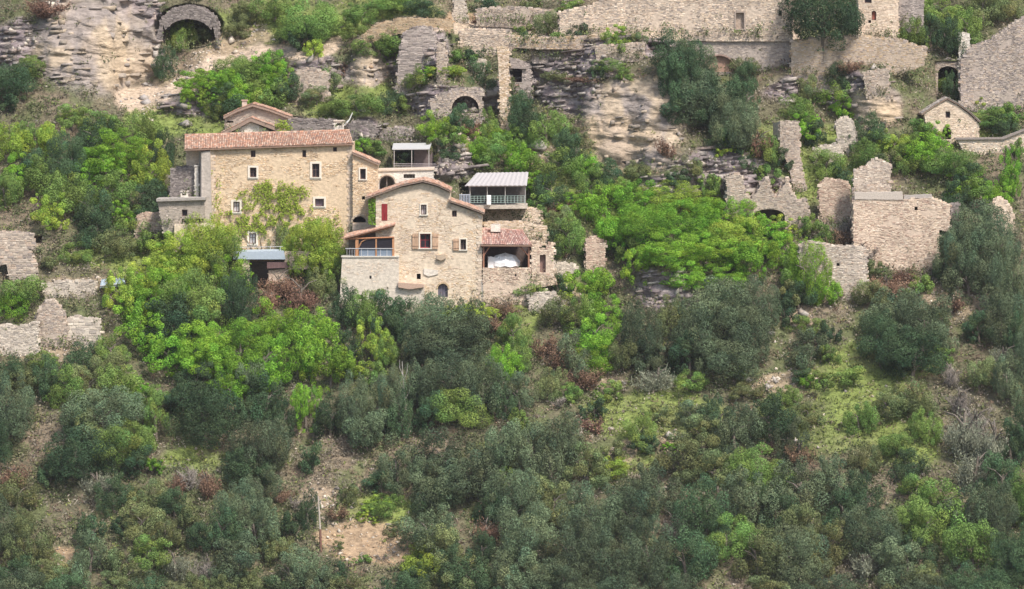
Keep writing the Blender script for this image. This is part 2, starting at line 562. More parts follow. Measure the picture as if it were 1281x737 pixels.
def masonry(parent, outline, holes, Y, thick=.6, deep=None, pal='honey', sw=.25, sh=.115, patchy=.57, name='masonry', stone_name='wall_stones', core=None, skip=0.1, proud=(.01, .045)):
    """a stone wall in its thing: core with the openings cut through, a closed body behind, real stones on its face"""
    _seed[0] += 1
    p = PAL[pal] if isinstance(pal, str) else pal
    cc = core if core is not None else tuple(np.mean(p, 0) * 1.0)
    mb = MB()
    mb.prism(outline, holes, Y, Y + thick, cc)
    o = build(mb, name, M_MORTAR, parent)
    if deep:
        mb = MB()
        mb.prism(outline, [], Y + thick + .003, Y + deep, cc, front=False)
        build(mb, name + '_body', M_MORTAR, parent)
    sb = MB()
    lay_stones(sb, outline, holes, Y, p, sw, sh, _seed[0], proud=proud, skip=skip, patchy=patchy)
    if sb.v:
        s = build(sb, stone_name, M_STONE, parent, 'stuff')
    return o


def ring(mb, outer, inner, Y0, Y1, col):
    mb.prism(outer, [inner], Y0, Y1, col)


def window(parent, cx, cy, w, h, Y, pane='glass', surround=True, frame=(.16, .11, .10), shape=rect, scol=(.77, .70, .60), bars=True, sw=2.0):
    """window > frame bars, pane, surround; the opening itself is cut in the wall by the caller"""
    mb = MB()
    o_, i_ = shape(cx, cy, w - .25, h - .25), shape(cx, cy, w - 2.2, h - 2.2)
    ring(mb, o_, i_, Y + .30, Y + .36, frame)
    if bars and w > 5:
        a = P(cx - .4, cy - h / 2 + 1, Y + .31); b = P(cx + .4, cy + h / 2 - 1, Y + .31)
        mb.box(a[0], b[0], Y + .305, Y + .35, b[2], a[2], frame)
    if bars and h > 11:
        a = P(cx - w / 2 + 1, cy - 1.4, Y + .17); b = P(cx + w / 2 - 1, cy - .8, Y + .17)
        mb.box(a[0], b[0], Y + .308, Y + .347, b[2], a[2], frame)
    o = build(mb, 'window', M_WOOD, parent)
    mb = MB()
    mb.prism(shape(cx, cy, w - .3, h - .3), [], Y + .33, Y + .34, (.5, .5, .52) if pane != 'glass' and not isinstance(pane, tuple) else (pane if isinstance(pane, tuple) else (0, 0, 0)))
    build(mb, 'pane' if pane == 'glass' else 'blind', M_GLASS if pane == 'glass' else M_PLAIN, o)
    if surround:
        mb = MB()
        ring(mb, shape(cx, cy, w + 2 * sw, h + 2 * sw), shape(cx, cy, w + .2, h + .2), Y - .085, Y + .02, scol)
        build(mb, 'surround', M_PLAIN, o)
        mb = MB()
        a = P(cx - w / 2 - 2, cy + h / 2 - .1, Y); b = P(cx + w / 2 + 2, cy + h / 2 + 1.2, Y)
        mb.box(a[0], b[0], Y - .16, Y + .05, b[2], a[2], (.66, .62, .55))
        build(mb, 'sill', M_STONE, o)
    return o


def slab_px(parent, name, pts, Y0, Y1, col, mat, kind=None):
    mb = MB()
    mb.prism(pts, [], Y0, Y1, col)
    return build(mb, name, mat, parent, kind)


TERRA = [(.50, .28, .19), (.56, .33, .23), (.45, .25, .18), (.59, .40, .30), (.50, .33, .25), (.42, .28, .21), (.60, .46, .36), (.38, .27, .22)]


def tiled_roof(parent, eL, eR, rR, rL, Ye, Yr, pitch=.20, rows=11, pal=TERRA, thick=.14, seed=1):
    """roof facing the camera: slab plus rows of half-round clay tiles"""
    r = random.Random(seed)
    a, b, c, d = P(*eL, Ye), P(*eR, Ye), P(*rR, Yr), P(*rL, Yr)
    up = np.array([0, 0, 1.0])
    mb = MB()
    vs = [a, b, c, d] + [v - up * thick for v in (a, b, c, d)]
    mb.add(vs, [(0, 1, 2, 3), (7, 6, 5, 4), (0, 4, 5, 1), (1, 5, 6, 2), (2, 6, 7, 3), (3, 7, 4, 0)], (.30, .20, .15))
    ro = build(mb, 'roof', M_TILE, parent)
    n = max(3, int(np.linalg.norm(b - a) / pitch))
    tb = MB()
    nrm = np.cross(b - a, d - a); nrm /= np.linalg.norm(nrm)
    if nrm[2] < 0:
        nrm = -nrm
    sag = [r.uniform(-.025, .025) for _ in range(n + 1)]
    for i in range(n):
        u0, u1 = i / n, (i + 1) / n
        for j in range(rows):
            v0, v1 = max(0, j / rows - .015), (j + 1.15) / rows
            v1 = min(v1, 1.0)
            lift0, lift1 = .055, .015
            base_col = np.array(r.choice(pal)) * r.uniform(.8, 1.15)
            q = lambda u, v: (a * (1 - u) + b * u) * (1 - v) + (d * (1 - u) + c * u) * v
            jx = r.uniform(-.02, .02) / max(1, n) * 10
            k = 4
            vs = []
            for (vv, lf) in ((v0, lift0), (v1, lift1)):
                for t in range(k + 1):
                    ang = math.pi * t / k
                    uu = u0 + (u1 - u0) * (.5 - .46 * math.cos(ang)) + jx * .1 / n
                    vs.append(q(uu, vv) + nrm * (lf + sag[i] + .085 * math.sin(ang)))
            fs = [(t, t + 1, k + 2 + t, k + 1 + t) for t in range(k)]
            fs.append(tuple(range(k + 1)))
            tb.add(vs, fs, base_col)
    build(tb, 'roof_tiles', M_TILE, ro, 'stuff')
    # ridge capping
    cb = MB()
    m = int(np.linalg.norm(c - d) / .4)
    for i in range(m):
        p0, p1 = d + (c - d) * i / m, d + (c - d) * (i + 1.1) / m
        cb.tube([p0 + nrm * .05, p1 + nrm * .07], [.12, .10], np.array(r.choice(pal)) * r.uniform(.85, 1.1), 6)
    build(cb, 'ridge_tiles', M_TILE, ro, 'stuff')
    return ro


def verge_roof(parent, line, Y0, Y1, tpx=3.2, pal=TERRA, seed=3, name='roof', step=2.6):
    """roof whose ridge runs away from the camera: slabs along a px polyline, tile ends along the verge"""
    r = random.Random(seed)
    up = [(x, y - tpx / 2) for x, y in line]
    lo = [(x, y + tpx / 2) for x, y in reversed(line)]
    mb = MB()
    mb.prism(up + lo, [], Y0, Y1, (.34, .25, .20))
    ro = build(mb, name, M_TILE, parent)
    tb = MB()
    for (x0, y0), (x1, y1) in zip(line[:-1], line[1:]):
        L = math.hypot(x1 - x0, y1 - y0)
        n = max(2, int(L / step))
        rows = max(2, int((Y1 - Y0) / .9))
        for i in range(n):
            t0, t1 = i / n, (i + 1.12) / n
            for kk in range(rows):
                ya = Y0 - .05 + kk * .9 if rows > 1 else Y0
                yb = min(ya + .8, Y1)
                A0 = P(x0 + (x1 - x0) * t0, y0 + (y1 - y0) * t0 - tpx / 2, Y0); A1 = P(x0 + (x1 - x0) * t1, y0 + (y1 - y0) * t1 - tpx / 2, Y0)
                col = np.array(r.choice(pal)) * r.uniform(.8, 1.15)
                A0[1] = A1[1] = 0
                j = r.uniform(-.02, .03)
                m = (ya + yb) / 2
                vs = [A0 + (0, ya, .01), A1 + (0, ya, .01), A1 + (0, m, .07 + j), A0 + (0, m, .11 + j), A1 + (0, yb, .01), A0 + (0, yb, .01),
                      A0 + (0, ya, .10 + j), A1 + (0, ya, .06 + j)]
                tb.add(vs, [(0, 1, 7, 6), (6, 7, 2, 3), (3, 2, 4, 5)], col)
    build(tb, 'roof_tiles', M_TILE, ro, 'stuff')
    return ro


def bottom_y(outline):
    xs = [p[0] for p in outline]
    ymax = max(p[1] for p in outline)
    xb = np.mean([p[0] for p in outline if p[1] > ymax - 4])
    return xb, ymax


def ground_at(px, py, up=0.0):
    return P(px, py, GY(px, py) - up)


def skirt(outline, px=14):
    """drop the lowest corners below the ground so that no wall hovers"""
    cx = sum(p[0] for p in outline) / len(outline)
    out = []
    for x, y in outline:
        xn = x + (1.0 if cx > x else -1.0)
        low = not bool(inside(np.array([xn]), np.array([y + 2.0]), outline)[0]) and bool(inside(np.array([xn]), np.array([y - 2.0]), outline)[0])
        out.append((x, y + px if low else y))
    return out


def crumble(parent, outline, Y, thick, pal, rag):
    """loose stones left standing along the broken top of a wall"""
    mb = MB()
    n = len(outline)
    for (x0, y0), (x1, y1) in zip(outline, outline[1:] + outline[:1]):
        mx, my = (x0 + x1) / 2, (y0 + y1) / 2
        if inside(np.array([mx]), np.array([my - 1.2]), outline)[0] or not inside(np.array([mx]), np.array([my + 1.2]), outline)[0]:
            continue
        L = math.hypot(x1 - x0, y1 - y0)
        for _ in range(max(1, int(L * .8))):
            t = random.random()
            yy = Y + random.uniform(-.05, thick * .9)
            p = P(x0 + (x1 - x0) * t, y0 + (y1 - y0) * t, Y)
            w, h = random.uniform(.10, .30), random.uniform(.06, .20) * (.7 + .4 * rag)
            c = np.array(random.choice(pal)) * random.uniform(.75, 1.1)
            mb.box(p[0] - w, p[0] + w, yy - .02, yy + random.uniform(.2, .4), p[2] - .12, p[2] + h, c, .04)
    if mb.v:
        build(mb, 'loose_stones', M_STONE, parent, 'stuff')


def stone_thing(name, label, cat, outline, holes=(), pal='ruin', thick=.7, deep=None, rag=0.0, Y=None, dy=0.0, group=None, skip=.08, sw=.29, sh=.14, seed=0, sk=12, **kw):
    bx, by = bottom_y(outline)
    if Y is None:
        Y = min(GY(x, by) for x in (bx - 4, bx, bx + 4)) - .15 + dy
    t = thing(name, label, cat, P(bx, by, Y), group)
    ol = skirt(outline, sk)
    Ytop = Y
    if rag:
        ol = ragged(ol, rag, seed + 1, keep_below=by - 6)
    masonry(t, ol, [list(h) for h in holes], Y, thick, deep, pal, sw=sw, sh=sh, skip=skip, patchy=.72, **kw)
    if rag >= .5:
        crumble(t, ol, Y, max(thick, (deep or 0) * .4), PAL[pal] if isinstance(pal, str) else pal, rag)
    return t, Y


def arch_ring(parent, cx, cy, w, h, Y, col=(.52, .44, .35), t=2.6, n=None, proud=.10):
    """voussoirs round an arch, each a stone of its own"""
    n = n or max(7, int(w / 2.6))
    r = min(w / 2, h)
    top = cy - h / 2
    for k in range(n):
        a0, a1 = math.pi * (k + .06) / n, math.pi * (k + .94) / n
        q = lambda a, e: (cx - (w / 2 + e) * math.cos(a), top + r - (r + e) * math.sin(a))
        mb = MB()
        c = np.array(col) * random.uniform(.78, 1.15)
        mb.prism([q(a0, .15), q(a0, t), q(a1, t), q(a1, .15)], [], Y - proud, Y + .3, c)
        build(mb, 'voussoir', M_STONE, parent)

# ================================================================== the long farmhouse
def quoins(parent, x, y0, y1, Y, side):
    mb = MB()
    y, k = y0, 0
    while y < y1:
        h, w = random.uniform(3.0, 4.2), (5.5 if k % 2 else 3.4) + random.uniform(-.4, .4)
        a, b = P(x - (1.3 if side > 0 else -1.3), y, Y), P(x + side * w, y + h - .35, Y)
        c = np.array(random.choice(PAL['cream'])) * random.uniform(.85, 1.05)
        mb.box(min(a[0], b[0]), max(a[0], b[0]), Y - random.uniform(.055, .085), Y + .05, b[2], a[2], c, .012)
        y += h
        k += 1
    build(mb, 'quoins', M_STONE, parent, 'stuff')


def farmhouse():
    Y = GY(352, 322) - .3
    t = thing('farmhouse', 'long two-storey honey stone farmhouse with a red clay tile roof and vine on its front', 'house', P(352, 322, Y))
    wins = [(316.7, 192.5, 6, 8.5, 'glass', False), (316.7, 215.8, 8, 12, 'glass', True), (380.6, 192.5, 5, 9, 'glass', False), (395, 213.4, 9, 17, 'glass', True),
            (419, 187, 5, 5.5, 'glass', False), (399.7, 253.5, 11, 9.5, (.16, .13, .17), True), (295.8, 259, 8, 13, (.55, .55, .58), True), (316, 298.5, 8.5, 13, (.62, .64, .68), True)]
    ol = [(263, 187), (441, 179), (441, 334), (263, 334)]
    holes = [rect(x, y, w, h) for x, y, w, h, *_ in wins]
    masonry(t, ol, holes, Y, .6, 7.5, 'honey')
    for x, y, w, h, pane, sur in wins:
        window(t, x, y, w, h, Y, pane, sur, sw=2.7 if sur else 1)
    quoins(t, 439.6, 183, 320, Y, -1)
    quoins(t, 264.4, 190, 320, Y, 1)
    # west wing set back behind a sloped buttress
    mb = MB()
    Yw = Y + 1.6
    ow = [(233, 186), (264, 186), (264, 300), (233, 300)]
    masonry(t, ow, [rect(246.5, 222, 2.2, 34)], Yw, .5, 6.0, 'cream', name='wing_wall')
    mb = MB()
    q = lambda px, py, y: P(px, py, y)
    vs = [q(249, 189, Yw - .1), q(265, 188, Yw - .1), q(266.5, 300, Yw - .1), q(249, 300, Yw - .1), q(252, 190, Y - .2), q(263, 189, Y - .3), q(265, 300, Y - 1.3), q(252, 300, Y - 1.3)]
    mb.add(vs, [(4, 5, 6, 7), (0, 4, 7, 3), (1, 2, 6, 5), (0, 1, 5, 4)], (.46, .41, .36))
    build(mb, 'buttress', M_MORTAR, t)
    tiled_roof(t, (230.5, 187.2), (442.5, 180), (437, 163.5), (231, 169.5), Y - .45, Y + 4.6)
    # shadow board and cornice under the eaves
    mb = MB()
    mb.prism([(263, 186.2), (441, 179), (441, 181), (263, 188.4)], [], Y - .28, Y - .002, (.55, .47, .36))
    build(mb, 'cornice', M_MORTAR, t)
    return Y


YF = farmhouse()


def vine():
    t = thing('climbing_vine', 'yellow-green vine spreading over the front of the long farmhouse', 'climbing plant', P(330, 300, YF - .2))
    return t


VINE = vine()


def rear_house():
    Y = YF + 7.0
    t = thing('gabled_house', 'pale double-gabled house with a chimney rising behind the long tiled roof', 'house', P(320, 168, Y))
    masonry(t, [(292, 180), (292, 166), (313.7, 152), (340, 166), (340, 180)], [], Y, .5, 3.0, 'white', name='front_gable', sw=.5, proud=(.0, .015))
    verge_roof(t, [(276.5, 168.5), (295, 159.5), (313.7, 149.5), (334, 157), (356, 165.5)], Y - .5, Y + 3.4, tpx=5.0, seed=5)
    Y2 = Y + 3.6
    masonry(t, [(281.5, 180), (281.5, 146), (316, 133), (361, 148), (361, 180)], [rect(288, 152.5, 8, 2.4)], Y2, .5, 6, 'ruin', name='rear_gable')
    verge_roof(t, [(279.5, 147.2), (297, 138.5), (316, 131.5), (338, 138), (363.5, 147.6)], Y2 - .5, Y2 + 5, tpx=3.4, seed=6)
    mb = MB()
    mb.prism(rect(305.7, 131.5, 6, 11), [], Y2 + .6, Y2 + 1.3, (.62, .50, .42))
    c = build(mb, 'chimney', M_MORTAR, t)
    mb = MB()
    mb.prism(rect(305.7, 125.6, 8, 1.4), [], Y2 + .5, Y2 + 1.4, (.55, .38, .30))
    build(mb, 'chimney_cap', M_TILE, c)
    t2, _ = stone_thing('retaining_wall', 'dark grey stone wall running behind the roof of the farmhouse', 'wall', [(362, 150), (414, 150), (422, 152), (422, 168), (362, 168)], pal='dark', Y=YF + 7, rag=.5)
    # small chimney and its white mast
    Yc = YF + 5.2
    t = thing('roof_chimney_stack', 'small white chimney stack at the east end of the long roof', 'chimney', P(424, 166, Yc))
    masonry(t, [(418, 170), (418, 152), (430, 152), (430, 170)], [rect(424.5, 155.5, 6, 3)], Yc, .2, .9, 'white', name='stack', sw=.3, sh=.15, proud=(0, .01))
    mb = MB()
    mb.prism(rect(424, 151.2, 14, 1.5), [], Yc - .1, Yc + 1.0, (.66, .58, .5))
    build(mb, 'capstone', M_STONE, t)
    t = thing('white_mast', 'thin white pole leaning beside the small roof chimney', 'pole', P(431, 157, Yc - .3))
    mb = MB()
    mb.tube([P(431, 157, Yc), P(437, 150, Yc - .1), P(441, 141, Yc - .2)], [.10, .08, .05], (.75, .78, .76))
    build(mb, 'shaft', M_PLAIN, t)
    mb = MB()
    mb.tube([P(433.5, 154.2, Yc - .18), P(434.6, 152.9, Yc - .2)], [.14, .14], (.5, .5, .5))
    build(mb, 'clamp', M_PLAIN, t)
    stone_thing('retaining_wall', 'dark broken stone wall on the slope just east of the roof chimney', 'wall', [(436, 156), (446, 152), (461, 154), (470, 160), (470, 178), (436, 178)], pal='dark', rag=1.2)


rear_house()


def east_wing():
    Y = YF - .6
    t = thing('side_house', 'narrow stone wing with a lean-to roof between the farmhouse and the gabled cottage', 'house', P(456, 290, Y))
    ol = [(441.3, 192), (472, 206), (472, 300), (441.3, 300)]
    holes = [rect(454, 217.8, 7, 13), rect(454.7, 247.7, 4, 4.5), arch(449.5, 274.5, 17, 8, 5)]
    masonry(t, ol, holes, Y, .5, 6, 'honey')
    window(t, 454, 217.8, 7, 13, Y, 'glass', True, sw=1.8, bars=False)
    verge_roof(t, [(440.5, 191.5), (456, 198), (474, 206)], Y - .35, Y + 6, tpx=2.4, seed=8)
    arch_ring(t, 449.5, 274.5, 17, 8, Y)
    mb = MB()
    mb.prism([(441, 279.5), (472, 279.5), (472, 300), (441, 300)], [], Y - 1.0, Y - .1, (.62, .5, .42))
    build(mb, 'terrace_wall', M_MORTAR, t)
    # courtyard building
    Y2 = YF + 3.2
    t = thing('courtyard_house', 'whitewashed flat-topped house with a dark arched opening behind the gabled cottage', 'house', P(507, 245, Y2))
    ol = [(471.5, 214), (541.7, 212.5), (541.7, 262), (471.5, 262)]
    masonry(t, ol, [arch(484, 231, 20, 23, 11), rect(512, 220.5, 14, 5)], Y2, .45, 5, 'white', proud=(0, .012), sw=.5)
    arch_ring(t, 484, 231, 20, 23, Y2, col=(.6, .5, .4), t=2)
    mb = MB()
    mb.prism([(470.5, 212.6), (543, 211), (543, 212.8), (470.5, 214.6)], [], Y2 - .15, Y2 + 5.2, (.62, .52, .42))
    build(mb, 'coping', M_STONE, t)
    for k in range(3):
        mb = MB()
        mb.prism(rect(508 + 4 * k, 220.5, .6, 5), [], Y2 + .12, Y2 + .17, (.25, .22, .2))
        build(mb, 'window_bar', M_WOOD, t)
    mb = MB()
    mb.prism(arch(484, 231, 19.8, 22.8, 11), [arch(484, 231.4, 17.8, 21, 10)], Y2 + .30, Y2 + .36, (.35, .30, .28))
    mb.prism(rect(484, 231, .8, 22), [], Y2 + .31, Y2 + .35, (.35, .30, .28))
    build(mb, 'arch_frame', M_WOOD, t)
    # awning with its deck
    Y3 = YF + 8.4
    t = thing('roof_awning', 'small flat white awning over a dark terrace above the whitewashed house', 'awning', P(516, 212, Y3))
    mb = MB()
    vs = [P(490.5, 186.5, Y3), P(537.5, 186, Y3), P(540, 178.6, Y3 + 4.5), P(492, 179.2, Y3 + 4.5)]
    vs += [v - np.array([0, 0, .10]) for v in vs]
    mb.add(vs, [(0, 1, 2, 3), (7, 6, 5, 4), (0, 4, 5, 1), (1, 5, 6, 2), (2, 6, 7, 3), (3, 7, 4, 0)], (.46, .46, .46))
    build(mb, 'canopy', M_PLAIN, t)
    for x, y0, y1 in ((493, 186, 213), (536.5, 186, 213), (515, 187, 213)):
        mb = MB(); mb.tube([P(x, y0, Y3 + .1), P(x, y1, Y3 + .1)], [.05, .05], (.4, .38, .36)); build(mb, 'post', M_PLAIN, t)
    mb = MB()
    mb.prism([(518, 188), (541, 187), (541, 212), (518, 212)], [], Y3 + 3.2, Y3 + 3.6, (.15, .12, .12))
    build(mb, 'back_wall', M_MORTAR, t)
    for k in range(3):
        mb = MB(); mb.tube([P(492, 205 + 2.6 * k, Y3 - .05), P(546, 205.4 + 2.6 * k, Y3 - .05)], [.03, .03], (.42, .38, .40)); build(mb, 'rail', M_PLAIN, t)
    mb = MB()
    mb.prism([(490, 211.5), (547, 211.5), (547, 214.5), (490, 214.5)], [], Y3 - .2, Y3 + 4, (.48, .42, .38))
    build(mb, 'deck', M_MORTAR, t)


east_wing()


# ================================================================== the gabled cottage with its porch and barn
def cottage():
    Y = GY(555, 384) - .3
    t = thing('gabled_cottage', 'gabled stone cottage with brown shutters and a tall red shutter under its roof', 'house', P(550, 384, Y))
    ol = [(470, 245.5), (500, 235), (529, 229), (546, 233.5), (563, 241), (563, 254.5), (603, 268), (603, 392), (497, 392), (497, 322), (470, 322)]
    wins = [(481, 265.6, 7.5, 21, (.27, .03, .035), False), (530, 262.4, 7, 12.5, (.52, .48, .50), True), (532, 301.5, 13, 18, 'glass', True),
            (568.4, 267.5, 6, 8, 'glass', False), (579.5, 306, 7, 13, 'glass', True)]
    holes = [rect(x, y, w, h) for x, y, w, h, *_ in wins] + [arch(554, 363.5, 12.5, 17, 6), rect(523.8, 346, 5, 7)]
    masonry(t, ol, holes, Y, .6, 8.5, PAL['honey'] + PAL['cream'] + PAL['cream'], skip=.12, patchy=.52, proud=(.005, .03), core=(.70, .59, .46))
    for x, y, w, h, pane, sur in wins:
        window(t, x, y, w, h, Y, pane, sur, sw=1.6, frame=(.30, .05, .06) if x == 532 or x == 481 else (.16, .12, .11))
    for x, y, w, h in ((519.5, 302, 7.5, 19), (544.5, 302, 7.5, 19), (570.5, 306.3, 7, 14)):
        mb = MB()
        for k in range(3):
            mb.prism(rect(x - w / 3 + w / 3 * k, y, w / 3 - .25, h), [], Y - .17, Y - .11, np.array((.56, .38, .26)) * random.uniform(.85, 1.1))
        mb.prism(rect(x, y - h * .3, w, .9), [], Y - .21, Y - .171, (.42, .28, .2)); mb.prism(rect(x, y + h * .3, w, .9), [], Y - .21, Y - .171, (.42, .28, .2))
        build(mb, 'shutter', M_WOOD, t)
    quoins(t, 601.6, 270, 376, Y, -1)
    quoins(t, 471.4, 250, 282, Y, 1)
    # two leaves of the red shutter
    for k in (-1, 1):
        mb = MB(); mb.prism(rect(481 + 1.9 * k, 265.6, 3.4, 20.6), [], Y - .05, Y + .02, (.27, .03, .035)); build(mb, 'shutter', M_WOOD, t)
    mb = MB(); mb.prism(arch(554, 363.8, 12, 16.5, 6), [], Y + .3, Y + .36, (.16, .15, .19))
    for k in range(3):
        mb.prism(rect(550.5 + 3.5 * k, 364.8, .5, 13), [], Y + .27, Y + .299, (.10, .09, .12))
    d = build(mb, 'door', M_WOOD, t)
    mb = MB(); mb.prism(rect(558, 365, .6, 1.4), [], Y + .22, Y + .268, (.5, .48, .4)); build(mb, 'handle', M_PLAIN, d)
    arch_ring(t, 554, 363.5, 12.5, 17, Y, col=(.60, .46, .30), t=2.2)
    verge_roof(t, [(457.5, 248.2), (480, 240.5), (503, 232), (529, 226.6), (547, 231.5), (564.5, 239.8)], Y - .55, Y + 8.8, tpx=1.9, seed=11)
    verge_roof(t, [(562, 251.6), (583, 258.5), (606, 267.2)], Y - .5, Y + 7, tpx=1.8, seed=12, name='lower_roof')
    # the corbel stone, downpipe and rendered base
    mb = MB(); mb.prism([(547, 319), (557, 318), (558, 323), (552, 326), (546, 324)], [], Y - .35, Y, (.5, .4, .3)); build(mb, 'corbel', M_STONE, t)
    mb = MB(); mb.tube([P(603, 350, Y - .1), P(603, 378, Y - .1)], [.05, .05], (.75, .72, .68)); build(mb, 'downpipe', M_PLAIN, t)
    mb = MB(); mb.prism([(530, 336), (548, 338), (548, 343), (536, 346), (530, 343)], [], Y - .12, Y - .02, (.72, .66, .58)); build(mb, 'render_patch', M_MORTAR, t)
    # base wall under the porch
    Yb = Y - .9
    b = thing('terrace_wall', 'high pale rendered wall carrying the glazed porch of the cottage', 'wall', P(464, 376, Yb))
    masonry(b, [(428, 322), (499, 322), (499, 356), (531, 357), (531, 396), (424, 392)], [rect(463.5, 347, 2.6, 4), rect(512, 383, 6, 10), rect(450, 372, 9, 6)], Yb, .6, 3.2, PAL['cream'] + PAL['pale'], proud=(0, .02), skip=.3, patchy=.46, core=(.66, .59, .50))
    mb = MB(); mb.prism([(498, 353.5), (531, 356), (530, 359.5), (512, 362), (498, 359.5)], [], Yb - .45, Yb + .1, (.50, .36, .28)); build(mb, 'ledge', M_STONE, b)
    mb = MB(); mb.prism([(427, 320.4), (499, 320.4), (499, 322), (427, 322)], [], Yb - .12, Yb + 3.2, (.66, .62, .55)); build(mb, 'coping', M_STONE, b)
    # porch
    t = thing('glazed_porch', 'lean-to tiled porch on timber posts with big dark glass panes beside the cottage', 'porch', P(462, 321, Yb + .1))
    mb = MB()
    vs = [P(430.5, 297.5, Yb - .35), P(494.5, 280.5, Yb - .35), P(494.5, 276, Yb + 2.9), P(433, 293, Yb + 2.9)]
    vs += [v - np.array([0, 0, .12]) for v in vs]
    mb.add(vs, [(0, 1, 2, 3), (7, 6, 5, 4), (0, 4, 5, 1), (1, 5, 6, 2), (2, 6, 7, 3), (3, 7, 4, 0)], (.36, .22, .16))
    ro = build(mb, 'roof', M_TILE, t)
    tb = MB()
    for i in range(30):
        for j in range(8):
            u0, u1, v0, v1 = i / 30, (i + 1.1) / 30, j / 8, (j + .86) / 8
            q = lambda u, v: (np.array(vs[0]) * (1 - u) + np.array(vs[1]) * u) * (1 - v) + (np.array(vs[3]) * (1 - u) + np.array(vs[2]) * u) * v
            c = np.array(random.choice(TERRA)) * random.uniform(.8, 1.15)
            m = (v0 + v1) / 2
            z1, z2 = np.array([0, 0, .02]), np.array([0, 0, .12])
            tb.add([q(u0, v0) + z1, q(u1, v0) + z1, q(u1, m) + z2 * .8, q(u0, m) + z2, q(u1, v1) + z1, q(u0, v1) + z1], [(0, 1, 2, 3), (3, 2, 4, 5)], c)
    build(tb, 'roof_tiles', M_TILE, ro, 'stuff')
    for a_, b_, r_ in (((432, 299.5), (494, 282), .11), ((437, 299), (493, 297), .10)):
        mb = MB(); mb.tube([P(*a_, Yb), P(*b_, Yb)], [r_, r_], (.42, .20, .11), 4); build(mb, 'beam', M_WOOD, t)
    for x, w in ((446.5, 1.9), (492, 1.3), (470.5, .8)):
        mb = MB(); mb.prism(rect(x, 309, 2 * w, 24), [], Yb, Yb + .2, (.50, .26, .14)); build(mb, 'post', M_WOOD, t)
    mb = MB()
    pts = [P(449, 309, Yb + .05), P(452, 303, Yb + .05), P(458, 299.5, Yb + .05), P(467, 298, Yb + .05)]
    mb.tube(pts, [.07] * 4, (.46, .24, .13), 4); build(mb, 'brace', M_WOOD, t)
    for x, w in ((459.5, 20), (481.3, 19.5)):
        mb = MB(); mb.prism(rect(x, 304.5, w, 13), [], Yb + .10, Yb + .12, (.1, .1, .1)); build(mb, 'pane', M_GLASS, t)
        mb = MB(); mb.prism(rect(x, 316, w, 9.5), [], Yb + .09, Yb + .11, (.20, .25, .32)); build(mb, 'lower_pane', M_PLAIN, t)
    for x in (452, 460, 476, 484):
        mb = MB(); mb.prism(rect(x, 316, .7, 9.6), [], Yb + .05, Yb + .085, (.5, .52, .55)); build(mb, 'glazing_bar', M_PLAIN, t)
    for x in (439,):
        for k in range(4):
            mb = MB(); mb.prism(rect(434 + 3.2 * k, 316.5, .6, 9), [], Yb + .02, Yb + .06, (.34, .34, .36)); build(mb, 'baluster', M_PLAIN, t)
    mb = MB(); mb.prism(rect(462, 311, 60, .9), [], Yb - .03, Yb + .045, (.5, .5, .52)); build(mb, 'handrail', M_PLAIN, t)
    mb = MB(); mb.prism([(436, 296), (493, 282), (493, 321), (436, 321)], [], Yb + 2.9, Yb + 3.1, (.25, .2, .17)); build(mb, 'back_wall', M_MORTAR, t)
    # open barn
    Yo = Y - .2
    t = thing('open_barn', 'open-fronted lean-to barn with a rose tiled roof east of the cottage', 'barn', P(633, 336, Yo))
    masonry(t, [(604, 335.5), (664, 335.5), (664, 392), (604, 392)], [rect(645, 344.5, 2.4, 3)], Yo, .6, 2.0, PAL['cream'] + PAL['rose'], name='parapet')
    tiled_roof(t, (601.5, 306.5), (666, 307), (654, 289), (603.5, 286.5), Yo - .5, Yo + 4.6, pal=[(.46, .27, .22), (.52, .33, .28), (.40, .25, .22), (.56, .42, .36)], rows=8)
    mb = MB(); mb.prism(rect(633, 308.2, 63, 2.2), [], Yo, Yo + .25, (.30, .11, .08)); build(mb, 'beam', M_WOOD, t)
    for a_, b_ in (((605, 320), (612, 309)), ((662, 321), (651, 309))):
        mb = MB(); mb.tube([P(*a_, Yo + .12), P(*b_, Yo + .12)], [.08, .08], (.40, .19, .13), 4); build(mb, 'brace', M_WOOD, t)
    for x in (605, 661.5):
        mb = MB(); mb.prism(rect(x, 322, 2, 27), [], Yo + .03, Yo + .23, (.36, .18, .12)); build(mb, 'post', M_WOOD, t)
    mb = MB(); mb.prism([(603.4, 305), (665, 306), (665, 350), (603.4, 350)], [], Yo + 4.7, Yo + 4.9, (.12, .09, .08)); build(mb, 'back_wall', M_MORTAR, t)  # colour darkened so the barn's inside shade is painted in
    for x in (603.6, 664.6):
        mb = MB(); mb.prism(rect(x, 325, .8, 40), [], Yo + .3, Yo + 4.69, (.16, .12, .10)); build(mb, 'side_wall', M_MORTAR, t)  # dark colour carries painted interior shade, like the wall behind
    mb = MB()
    mb.prism(rect(620, 285.5, 12, 9), [], Yo + 3.0, Yo + 3.8, (.72, .68, .62)); c = build(mb, 'chimney', M_MORTAR, t)
    mb = MB(); mb.prism(rect(620.5, 281.2, 7, 2), [], Yo + 3.1, Yo + 3.6, (.3, .27, .25)); build(mb, 'chimney_cap', M_STONE, c)
    # parasol in the barn: folded cloth canopy and a draped table
    t = thing('white_parasol', 'white cloth parasol opened low in the mouth of the open barn', 'parasol', P(632, 337, Yo + .9))
    mb = MB()
    cx, Yp = 632, Yo + 1.6
    rim = []
    n = 16
    ap = P(cx, 316.3, Yp)
    scale = (Yp - CAM[1]) / FPX
    R = 19 * scale
